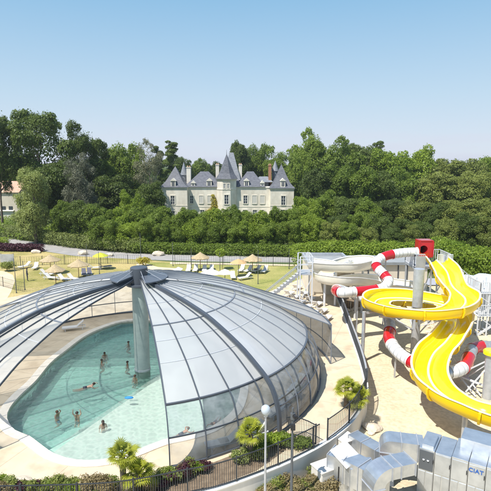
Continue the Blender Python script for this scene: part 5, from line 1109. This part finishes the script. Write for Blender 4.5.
# ---------------------------------------------------------------- people
def person(px, py, z, pose, label, skin='skin_light', yaw=0, hair_long=False, swim=None, zw=-.09, s=.86):
    """px,py = the body at the water line (or the feet when standing on the deck)."""
    p = at(px, py, zw if zw is not None else z)
    root = thing('person', label, 'person', (p.x, p.y, z), rz=R(yaw))
    J = {}; E = []
    def j(n, co, r, par=None):
        J[n] = (Vector(co)*s, r*s); 
        if par: E.append((par, n))
    if pose == 'swim':      # lying forward in the water, arms out
        hz_ = (zw-z)/s-.02
        j('pelvis', (-.45, 0, hz_-.10), .13); j('chest', (-.05, 0, hz_-.02), .145, 'pelvis'); j('neck', (.14, 0, hz_+.06), .06, 'chest'); j('head', (.24, 0, hz_+.14), .095, 'neck'); j('crown', (.27, 0, hz_+.22), .08, 'head')
        for q, sg in (('l', 1), ('r', -1)):
            j('sh'+q, (.06, .17*sg, hz_+.0), .055, 'chest'); j('el'+q, (.22, .40*sg, hz_+(.10 if sg > 0 else -.05)), .042, 'sh'+q); j('wr'+q, (.45, .38*sg, hz_+(.05 if sg > 0 else -.05)), .03, 'el'+q); j('ha'+q, (.56, .33*sg, hz_-.02), .028, 'wr'+q)
            j('hp'+q, (-.52, .1*sg, hz_-.13), .085, 'pelvis'); j('kn'+q, (-.92, .13*sg, hz_-.2), .06, 'hp'+q); j('an'+q, (-1.28, .12*sg, hz_-.17), .038, 'kn'+q); j('ft'+q, (-1.42, .12*sg, hz_-.14), .03, 'an'+q)
    else:
        tread = z < -1.0
        j('pelvis', (0, 0, .95), .135); j('waist', (0, 0, 1.12), .12, 'pelvis'); j('chest', (0, 0, 1.33), .15, 'waist'); j('neck', (.01, 0, 1.52), .058, 'chest'); j('head', (.03, 0, 1.63), .095, 'neck'); j('crown', (.02, 0, 1.71), .085, 'head')
        ar = {'up': (((.02, .30, 1.62), (.05, .26, 1.85), (.06, .24, 1.96)), ((.02, -.30, 1.62), (.05, -.26, 1.85), (.06, -.24, 1.96))),
              'out': (((.12, .36, 1.30), (.30, .50, 1.16), (.38, .55, 1.12)), ((.12, -.36, 1.30), (.30, -.50, 1.16), (.38, -.55, 1.12))),
              'head': (((.02, .36, 1.55), (.06, .20, 1.72), (.06, .12, 1.78)), ((.05, -.28, 1.25), (.2, -.36, 1.08), (.28, -.36, 1.04))),
              'stand': (((.02, .25, 1.18), (.06, .27, .95), (.08, .27, .86)), ((.02, -.25, 1.18), (.10, -.25, .96), (.13, -.24, .87)))}[pose]
        for (q, sg), (e, w, h) in zip((('l', 1), ('r', -1)), ar):
            j('sh'+q, (0, .18*sg, 1.42), .058, 'chest'); j('el'+q, e, .042, 'sh'+q); j('wr'+q, w, .030, 'el'+q); j('ha'+q, h, .03, 'wr'+q)
            j('hp'+q, (0, .1*sg, .86), .09, 'pelvis'); j('kn'+q, (.24 if tread else .03, .13*sg, .70 if tread else .48), .062, 'hp'+q); j('an'+q, (-.12 if tread else 0, .12*sg, .50 if tread else .09), .04, 'kn'+q); j('ft'+q, (-.22 if tread else .14, .12*sg, .42 if tread else .035), .033, 'an'+q)
    names = list(J); me = bpy.data.meshes.new('body'); me.from_pydata([tuple(J[n][0]) for n in names], [(names.index(a), names.index(b)) for a, b in E], [])
    o = bpy.data.objects.new('body', me); COL.objects.link(o); o.parent = root; me.materials.append(M[skin])
    sk = o.modifiers.new('skin', 'SKIN'); sk.use_smooth_shade = True
    for i, n in enumerate(names): v = me.skin_vertices[0].data[i]; v.radius = (J[n][1],)*2; v.use_root = (i == 0)
    o.modifiers.new('sub', 'SUBSURF').levels = 1; o.modifiers['sub'].render_levels = 2
    HR = 'hair_brown' if int(px) % 3 == 0 else 'hair'
    h, c = J['head'][0], J['crown'][0]; d = (c-h).normalized(); hb = MB()
    cc = h+d*.035*s; back = Vector((-1, 0, 0)); vs_ = []; n1, n2 = 10, 16; R0 = .118*s
    for i in range(n1+1):
        th = math.pi*i/n1*.56
        for k in range(n2): a = 6.2832*k/n2; vs_.append(cc+back*.018*s+Vector((math.sin(th)*math.cos(a)*R0, math.sin(th)*math.sin(a)*R0*.9, math.cos(th)*R0*1.02)))
    hb.add(vs_, [(i*n2+k, i*n2+(k+1) % n2, (i+1)*n2+(k+1) % n2, (i+1)*n2+k) for i in range(n1) for k in range(n2)])
    off = root.location.copy(); ho = None
    def loc_build(mb, nm, mt, **kw):
        mb.v = [tuple(Vector(v)+off) for v in mb.v]; return mb.build(nm, mt, root, **kw)
    loc_build(hb, 'hair', HR, smooth=True)
    if hair_long: loc_build(MB().tube([cc+Vector((-.07, 0, .02))*s, cc+Vector((-.12, 0, -.12))*s, cc+Vector((-.12, 0, -.32))*s], [.085*s, .085*s, .03*s], 12), 'hair', HR, smooth=True)
    fm = MB().tube([h+Vector((.085, 0, .01))*s, h+Vector((.118, 0, -.012))*s], [.012*s, .016*s], 8); loc_build(fm, 'nose', skin, smooth=True)
    for sg in (-1, 1):
        loc_build(MB().lathe(h+Vector((.088, .035*sg, .022))*s, [(0, -.01*s), (.011*s, 0), (0, .01*s)], 8), 'eye', 'black')
        loc_build(MB().lathe(h+Vector((0, .098*sg, 0))*s, [(0, -.03*s), (.018*s, 0), (0, .03*s)], 8), 'ear', skin, smooth=True)
    if swim and pose != 'swim':
        loc_build(MB().lathe((0, 0, 0), [(.12*s, 1.03*s), (.150*s, .98*s), (.165*s, .9*s), (.155*s, .82*s), (.06*s, .80*s)], 18), 'swimsuit', swim, smooth=True)
    elif swim:
        loc_build(MB().tube([J['pelvis'][0]+Vector((.12, 0, .02)), J['pelvis'][0]+Vector((-.14, 0, 0))], [.152*s, .158*s], 16), 'swimsuit', swim, smooth=True)
    return root
DF, SF = -1.44, SZ+.0
GP = 'swimmers in the pool'
for args in (
    (104.5, 354, DF, 'stand', 'dark haired swimmer standing just behind the tanned one', 'skin_tan', -60, False, 'swim_dark'), (101.5, 361, DF, 'out', 'tanned swimmer standing waist deep with arms held forward', 'skin_tan', 10, False, 'swim_dark'),
    (128.5, 343, DF, 'out', 'swimmer farthest from the camera, left of the column', 'skin_light', 190, False, 'swim_red'), (127.5, 363, DF, 'stand', 'dark haired swimmer chest deep left of the foot of the column', 'skin_tan', 200, False, 'swim_dark'),
    (135, 377, DF, 'stand', 'pale swimmer standing close to the foot of the column', 'skin_light', 240, False, 'swim_dark'), (91, 386, DF, 'swim', 'swimmer gliding to the left in the middle of the pool', 'skin_light', 20, False, 'swim_dark'),
    (57, 413, DF, 'head', 'pale swimmer with one arm on the head, in bright blue trunks', 'skin_light', -20, False, 'swim_blue'), (77, 414, DF, 'up', 'swimmer with both arms raised in the lower pool', 'skin_light', -90, False, 'swim_dark'),
    (103, 423, DF, 'stand', 'swimmer with long dark hair at the edge of the shallow end', 'skin_light', 120, True, 'swim_dark')):
    person(*args)['group'] = GP
for px, py, y, lb in ((186, 431, 40, 'bather seen through the lower clear panels at the left'), (213, 424, 250, 'bather seen through the clear panels near the coping')):
    person(px, py, SF, 'swim', lb, 'skin_tan', y, False, 'swim_dark', s=.72)['group'] = GP
person(27.5, 281, .01, 'stand', 'person in dark clothes walking on the left lawn', 'swim_dark', 30, zw=None, s=1.0)
p = at(129, 398, -.09); fl_ = MB().lathe((0, 0, 0), [(0, .05), (.25, .06), (.4, .03), (.42, -.01), (.3, -.04), (0, -.04)], 20).build('swim_float', 'swim_blue', None, smooth=True); fl_.location = (p.x, p.y, -.07); fl_.scale = (.7, .35, 1); tag(fl_, 'blue float drifting right of the swimmers', 'float')

# ---------------------------------------------------------------- palms
def palm(px, py, h, rad, n, label, z=0, two=False, mt='leaf_palm', yaw=0):
    p = at(px, py, z); root = thing('palm_tree', label, 'palm', (p.x, p.y, z)); g = random.Random(int(px))
    heads = [(0, 0, h)] + ([(.75, -.15, h*.6)] if two else [])
    for hx_, hy_, hh in heads:
        pts = [Vector((p.x+hx_*t, p.y+hy_*t, z+hh*t)) for t in (0, .3, .6, .9, 1)]
        MB().tube(pts, [.16, .15, .14, .15, .12], 12).build('trunk', 'bark', root, smooth=True)
        for k in range(n):       # fan leaves on stalks
            a = 6.283*k/n*2.4+g.uniform(-.2, .2); el = g.uniform(-.45, 1.25); rr = rad*g.uniform(.75, 1.1); c0 = pts[-1]
            d = Vector((math.cos(a)*math.cos(el), math.sin(a)*math.cos(el), math.sin(el))); q1 = c0+d*rr*.5; q1.z -= rr*.03
            m = MB().tube([c0, c0.lerp(q1, .5)+Vector((0, 0, .03)), q1], [.02, .015, .012], 5)
            side = d.cross(Vector((0, 0, 1))).normalized(); up = side.cross(d).normalized(); nb = 17
            for b in range(nb):
                an = (b/(nb-1)-.5)*3.6; bd_ = (d*math.cos(an)+side*math.sin(an)).normalized(); ln_ = rr*.52*(1-.25*abs(an)/1.8)*g.uniform(.9, 1.1); w_ = .018*ln_/.5+.008
                tt = bd_.cross(up).normalized()*w_; m1 = q1+bd_*ln_*.55+up*.03-Vector((0, 0, .04*ln_)); e1 = q1+bd_*ln_-Vector((0, 0, .22*ln_+.05*g.random()))
                m.add([q1-tt*.3, q1+tt*.3, m1+tt, m1-tt, e1], [(0, 1, 2, 3), (3, 2, 4)])
            m.build('frond', mt, root, fix=False)
    return root
palm(124, 494, 1.9, .95, 34, 'yellow green fan palm with two heads in the bottom bed', two=True)
palm(250, 460, 1.5, .95, 34, 'bright fan palm in front of the clear dome panels')
palm(346, 407, 1.25, .95, 36, 'bushy yellow green fan palm inside the curved fence', two=True)
# bed planting along the bottom fence
gb = random.Random(12); kinds = ['leaf_olive', 'leaf_dry', 'leaf_mid', 'leaf_pale', 'leaf_purple', 'leaf_bright']
bi = 0
for i in range(44):
    px = -8+i*4.9; py = (494 if px < 130 else 494-(px-130)*.34)+gb.uniform(-4, 4) 
    
    if 112 < px < 136: continue
    bush(px, py, gb.uniform(.5, .95), gb.uniform(.6, 1.2), kinds[gb.choice([0, 0, 1, 1, 2, 3, 4, 5])], ORD[bi % 20]+(' low bush from the left in the bottom bed' if bi < 20 else ' low bush in the part of the bed right of the double palm'), leaf=.045, n=1500, group='low bushes in the bottom bed'); bi += 1
for i, (px, py, h, w, mt) in enumerate(((262, 452, .8, 1.2, 'leaf_mid'), (272, 447, .9, 1.3, 'leaf_bright'), (281, 444, .7, 1.1, 'leaf_mid'), (240, 462, .8, 1.0, 'leaf_pale'), (292, 445, .6, 1.0, 'leaf_dark'), (303, 447, .7, 1.1, 'leaf_mid'), (256, 458, .7, 1.2, 'leaf_olive'))):
    bush(px, py, h, w, mt, ORD[i]+' leafy shrub beside the single palm and the corner gate', leaf=.05, n=1800, group='shrubs by the single palm')
for i in range(16):
    px, py = 262+i*6.2+gb.uniform(-2, 2), 506-i*1.6+gb.uniform(-7, 7)
    if px > 345: break
    bush(px, py, gb.uniform(.7, 1.1), gb.uniform(1.2, 1.7), 'leaf_dry' if i % 3 else 'leaf_olive', ORD[i]+' dry brown bush from the left below the white wall', z=PZ, leaf=.05, n=2400, group='dry bushes below the wall')
q = at(105+9, 490, 0)
# big rock in the bed
bm = bmesh.new(); bmesh.ops.create_icosphere(bm, subdivisions=2, radius=.4)
for v in bm.verts: v.co *= random.uniform(.85, 1.1); v.co.x *= 1.4; v.co.z *= .6
me = bpy.data.meshes.new('boulder'); bm.to_mesh(me); bm.free(); me.materials.append(M['rock']); o = bpy.data.objects.new('boulder', me); COL.objects.link(o); o.location = at(22, 485, 0)+Vector((0, 0, .15)); tag(o, 'rounded grey stone among the bushes at the bottom left', 'boulder')
# ================================================================ air handling plant at the bottom right
def quadbox(a, b, w, h, z, mb=None):
    """box along a->b (front top edge in plan), depth w away from the camera, height h below z"""
    a, b = Vector((a.x, a.y, 0)), Vector((b.x, b.y, 0)); t = (b-a).normalized(); n_ = Vector((-t.y, t.x, 0)); m = mb or MB()
    pts = [a, b, b+n_*w, a+n_*w]
    return m.add([(p.x, p.y, zz) for zz in (z-h, z) for p in pts], [(0, 1, 5, 4), (1, 2, 6, 5), (2, 3, 7, 6), (3, 0, 4, 7), (4, 5, 6, 7), (3, 2, 1, 0)]), t, n_
TZ = 1.35
A, B = at(419, 447, TZ), at(505, 473, TZ)
ah = thing('air_handling_unit', 'long row of silvery air handling cabinets at the bottom right', 'air handling unit', (A.x, A.y, PZ))
L_ = (B-A).length; t = (B-A).normalized(); t.z = 0; t.normalize(); nv = Vector((-t.y, t.x, 0)); k = 5
def fpanel(a, b, z0, z1, mt, nm, out=.03, inset=.03):
    m = MB(); a2, b2 = a+t*inset, b-t*inset; q = [a2-nv*out, b2-nv*out, b2+nv*.01, a2+nv*.01]
    return m.add([(p.x, p.y, zz) for zz in (z0+inset, z1-inset) for p in q], [(0, 1, 5, 4), (1, 2, 6, 5), (2, 3, 7, 6), (3, 0, 4, 7), (4, 5, 6, 7), (3, 2, 1, 0)]).build(nm, mt, ah)
for i in range(k):
    a, b = A+t*(L_*i/k+.012), A+t*(L_*(i+1)/k-.012)
    m, _, _ = quadbox(a, b, 1.75 if i < 2 else 1.9, TZ-PZ-.02, TZ+(0, -.03, .02, .0, .02)[i]); m.build('cabinet', 'alu', ah, bevel=.012)
    fpanel(a, b, TZ-1.12, TZ-.06, 'steel_dark' if i == 0 else 'alu_panel', 'upper_panel'); 
    for j in range(2): u, v = a.lerp(b, j/2), a.lerp(b, (j+1)/2); fpanel(u, v, PZ+.1, TZ-1.16, 'alu_panel', 'door_panel')
    h = a.lerp(b, .95); MB().bar(h-nv*.05+Vector((0, 0, -.45-TZ+TZ)), h-nv*.05+Vector((0, 0, -.65)), .03).build('handle', 'black', ah)
for q in (.35, .62): c = A+t*(L_/k*q)-nv*.045+Vector((0, 0, -.55)); MB().cyl((c.x, c.y, c.z-.02), .05, .04, 10).build('gauge', 'sheet_white', ah)
a, b = A+t*(L_*.46), A+t*(L_*.93)
m, _, _ = quadbox(a+nv*.95, b+nv*.95, 1.2, .62, TZ+.56); m.build('raised_hood', 'alu', ah, bevel=.015)
m, _, _ = quadbox(A+t*.12+nv*.15, A+t*(L_/k-.1)+nv*.15, 1.2, .2, TZ+.14); m.build('raised_hood', 'alu', ah, bevel=.015)
fc = bpy.data.curves.new('maker_lettering', 'FONT'); fc.body = 'CIAT'; fc.size = .27; fc.extrude = .006; fc.offset = .006; fc.align_x = 'CENTER'; fc.space_character = 1.08
ft = bpy.data.objects.new('tmp', fc); COL.objects.link(ft); bpy.context.view_layer.update(); lme = bpy.data.meshes.new_from_object(ft.evaluated_get(bpy.context.evaluated_depsgraph_get())); bpy.data.objects.remove(ft)
lme.materials.clear(); lme.materials.append(M['blue_letter']); fo = bpy.data.objects.new('maker_lettering', lme); COL.objects.link(fo)
c = at(473, 466, TZ-.28); s_par = (Vector((c.x, c.y, 0))-Vector((A.x, A.y, 0))).dot(t); c = A+t*(L_*.69)-nv*.045; fo.parent = ah
fo.location = Vector((c.x, c.y, TZ-.42))-Vector((A.x, A.y, PZ)); fo.rotation_euler = (R(90), 0, math.atan2(t.y, t.x))
# ducts
def duct_run(pts, w, h, name, label, mt='alu', flange=.9, cat='duct'):
    root = thing(name, label, cat, (pts[0].x, pts[0].y, PZ)); pts = [Vector(p) for p in pts]
    sec = [(-w/2, -h/2), (w/2, -h/2), (w/2, h/2), (-w/2, h/2)]
    MB().sweep(pts, sec).build('duct_body', mt, root)
    s = arclen(pts); sp = sample(pts, flange)
    for i, p in enumerate(sp):
        j = min(range(len(pts)), key=lambda q: (pts[q]-p).length); d = (pts[min(j+1, len(pts)-1)]-pts[max(j-1, 0)]).normalized()
        if i == 0: d = (pts[1]-pts[0]).normalized()
        MB().sweep([p-d*.02, p+d*.02], [(u*1.06, v*1.06) for u, v in sec]).build('flange', 'steel', root)
    return root
def P3(px, py, z): return at(px, py, z)
# long low duct at the front, running from the left corner towards the right
duct_run([P3(331, 461, .1), P3(350, 468, .1), P3(368, 477, .1), P3(383, 487, .1)], 1.0, 1.25, 'ventilation_duct', 'long rectangular silvery duct along the front of the plant')
duct_run([P3(353, 440, -.3), P3(366, 448, -.3), P3(380, 456, -.3), P3(398, 462, -.2)], .8, .9, 'ventilation_duct', 'lower silvery duct behind the tilted white panel')
# tall elbow duct: rises, turns and enters the first cabinet
e0 = P3(387, 441, 1.0); pts = [Vector((e0.x, e0.y, PZ)), Vector((e0.x, e0.y, .0))]
tall = thing('ventilation_duct', 'tall square elbow duct joining the first cabinet', 'duct', (e0.x, e0.y, PZ))
e1 = at(418, 445, 1.0); dv = (Vector((e1.x, e1.y, 0))-Vector((e0.x, e0.y, 0))); Ld = dv.length; dv.normalize(); nn_ = Vector((-dv.y, dv.x, 0))
def arch(u0, u1, r): # plan positions along dv, elbow profile in the vertical plane
    out = [(u0, PZ), (u0, .75)]
    for k_ in range(1, 7): a = math.pi/2*k_/6; out.append((u0+r*(1-math.cos(a)), .75+r*math.sin(a)))
    out.append((u1, .75+r)); low = [(u1, .35)]
    for k_ in range(0, 7): a = math.pi/2*(1-k_/6); low.append((u0+.75+.32*(1-math.cos(a)), .03+.32*math.sin(a)))
    low.append((u0+.75, PZ)); return out+low
pr_ = arch(-.35, Ld+.25, .55); w_ = 1.0; n = len(pr_)
base = Vector((e0.x, e0.y, 0)); V0 = [base+dv*u-nn_*w_/2+Vector((0, 0, z)) for u, z in pr_]; V1 = [v+nn_*w_ for v in V0]
tri = tessellate_polygon([[Vector((u, z, 0)) for u, z in pr_]])
MB().add(V0+V1, [(i, (i+1) % n, n+(i+1) % n, n+i) for i in range(n)]+[tuple(x) for x in tri]+[tuple(i+n for i in x) for x in tri]).build('duct_body', 'alu', tall)
for u, z0, z1 in ((Ld*.45, .34, 1.33), (Ld-.05, .34, 1.33)):
    c = base+dv*u; MB().box((c.x, c.y, (z0+z1)/2), (.04, w_+.08, z1-z0), math.atan2(dv.y, dv.x)).build('flange', 'steel', tall)
for z in (-.2, .62): c = base+dv*.02; MB().box((c.x, c.y, z), (.80, w_+.08, .04), math.atan2(dv.y, dv.x)).build('flange', 'steel', tall)
# big elbow duct at the front: runs level, then bends down into the ground
q0, q1 = P3(410, 462, 1.05), P3(380, 483, .3)
cu = thing('ventilation_duct', 'big curved silvery duct bending down in front of the cabinets', 'duct', (q1.x, q1.y, PZ))
du = Vector((q1.x-q0.x, q1.y-q0.y, 0)); Lu = du.length; du.normalize(); nu = Vector((-du.y, du.x, 0)); hh = .62; rr = .35; zt = 1.3; wu = .95
prf = [(0, zt), (Lu-.3, zt)]+[(Lu-.3+(rr+hh)*math.sin(a), zt-(rr+hh)*(1-math.cos(a))) for a in [math.pi/2*k_/8 for k_ in range(1, 9)]]+[(Lu-.3+rr+hh, PZ), (Lu-.3+rr, PZ)]+[(Lu-.3+rr*math.sin(a), zt-hh-rr*(1-math.cos(a))) for a in [math.pi/2*(1-k_/6) for k_ in range(0, 7)]]+[(0, zt-hh)]
b0 = Vector((q0.x, q0.y, 0)); V0 = [b0+du*u-nu*wu/2+Vector((0, 0, z)) for u, z in prf]; V1 = [v+nu*wu for v in V0]; n = len(prf)
tri = tessellate_polygon([[Vector((u, z, 0)) for u, z in prf]])
MB().add(V0+V1, [(i, (i+1) % n, n+(i+1) % n, n+i) for i in range(n)]+[tuple(x) for x in tri]+[tuple(i+n for i in x) for x in tri]).build('duct_body', 'alu', cu)
for u in (.03, Lu*.5, Lu-.32): c = b0+du*u; MB().box((c.x, c.y, zt-hh/2), (.04, wu+.08, hh+.08), math.atan2(du.y, du.x)).build('flange', 'steel', cu)
for z in (zt-rr-hh-.02, -.6): c = b0+du*(Lu-.3+rr+hh/2); MB().box((c.x, c.y, z), (hh+.08, wu+.08, .04), math.atan2(du.y, du.x)).build('flange', 'steel', cu)
# red pipes between the ducts
for a, b, lb in (((378, 468, .2), (388, 474, .0), 'upper one of two dark red pipes between the silvery ducts'), ((379, 474, -.2), (387, 480, -.3), 'lower one of two dark red pipes between the silvery ducts')):
    a, b = P3(*a), P3(*b); rp_ = thing('red_pipe', lb, 'pipe', (a.x, a.y, PZ)); MB().tube([a, b], .09, 12).build('pipe', 'red_grp', rp_, smooth='auto'); MB().cyl((a.x, a.y, PZ), .07, a.z-PZ, 10).build('support', 'steel_dark', rp_)
    MB().tube([b, b+(b-a).normalized()*.06], .13, 12).build('flange', 'steel_dark', rp_)
# motor box with dark grille, tilted white panel, white plinths
c = P3(361, 462, .55); mbx = thing('fan_box', 'silvery fan box with a square black grille beside the tilted panel', 'fan box', (c.x, c.y, PZ))
MB().b2((c.x-.62, c.y-.5, PZ), (c.x+.62, c.y+.5, .5)).build('case', 'alu', mbx, bevel=.02)
MB().b2((c.x+.02, c.y-.38, .502), (c.x+.54, c.y+.12, .54)).build('grille', 'black', mbx)
for k_ in range(5): MB().b2((c.x+.04, c.y-.34+k_*.1, .542), (c.x+.52, c.y-.31+k_*.1, .556)).build('slat', 'steel_dark', mbx)
c = P3(346, 452, .9); wp = thing('tilted_hood', 'tilted white square hood over the ducts beside the white wall', 'hood', (c.x, c.y, PZ))
MB().box((c.x, c.y, .78), (1.15, 1.15, .06), Euler((R(24), R(-6), R(38)))).build('lid', 'sheet_white', wp, bevel=.01)
MB().b2((c.x-.38, c.y-.3, PZ), (c.x+.38, c.y+.42, .45)).build('neck', 'alu', wp)
for px, py, zt, w, d, lb in ((326, 466, -.0, 1.2, .9, 'white concrete block at the left end of the front duct'), (346, 438, -.1, .95, .8, 'white concrete block between the wall and the tilted hood')):
    c = P3(px, py, zt); pb_ = thing('concrete_plinth', lb, 'plinth', (c.x, c.y, PZ)); ob = MB().box((c.x, c.y, (PZ+zt)/2), (w, d, zt-PZ), .5).build('block', 'wall_white', pb_, bevel=.03)
    MB().box((c.x, c.y, zt+.03), (w+.06, d+.06, .05), .5).build('cap', 'wall_white', pb_)
    MB().box((c.x, c.y, PZ+.03), (w+.2, d+.2, .06), .5).build('footing', 'wall_white', pb_)
# short dark bollard at the bottom edge
p = at(338, 494, PZ); bo = thing('marker_post', 'short thin black post in front of the long duct', 'post', p); MB().cyl(p, .04, 1.5, 10).build('post', 'black', bo); MB().cyl(p, .09, .05, 10).build('base', 'black', bo)
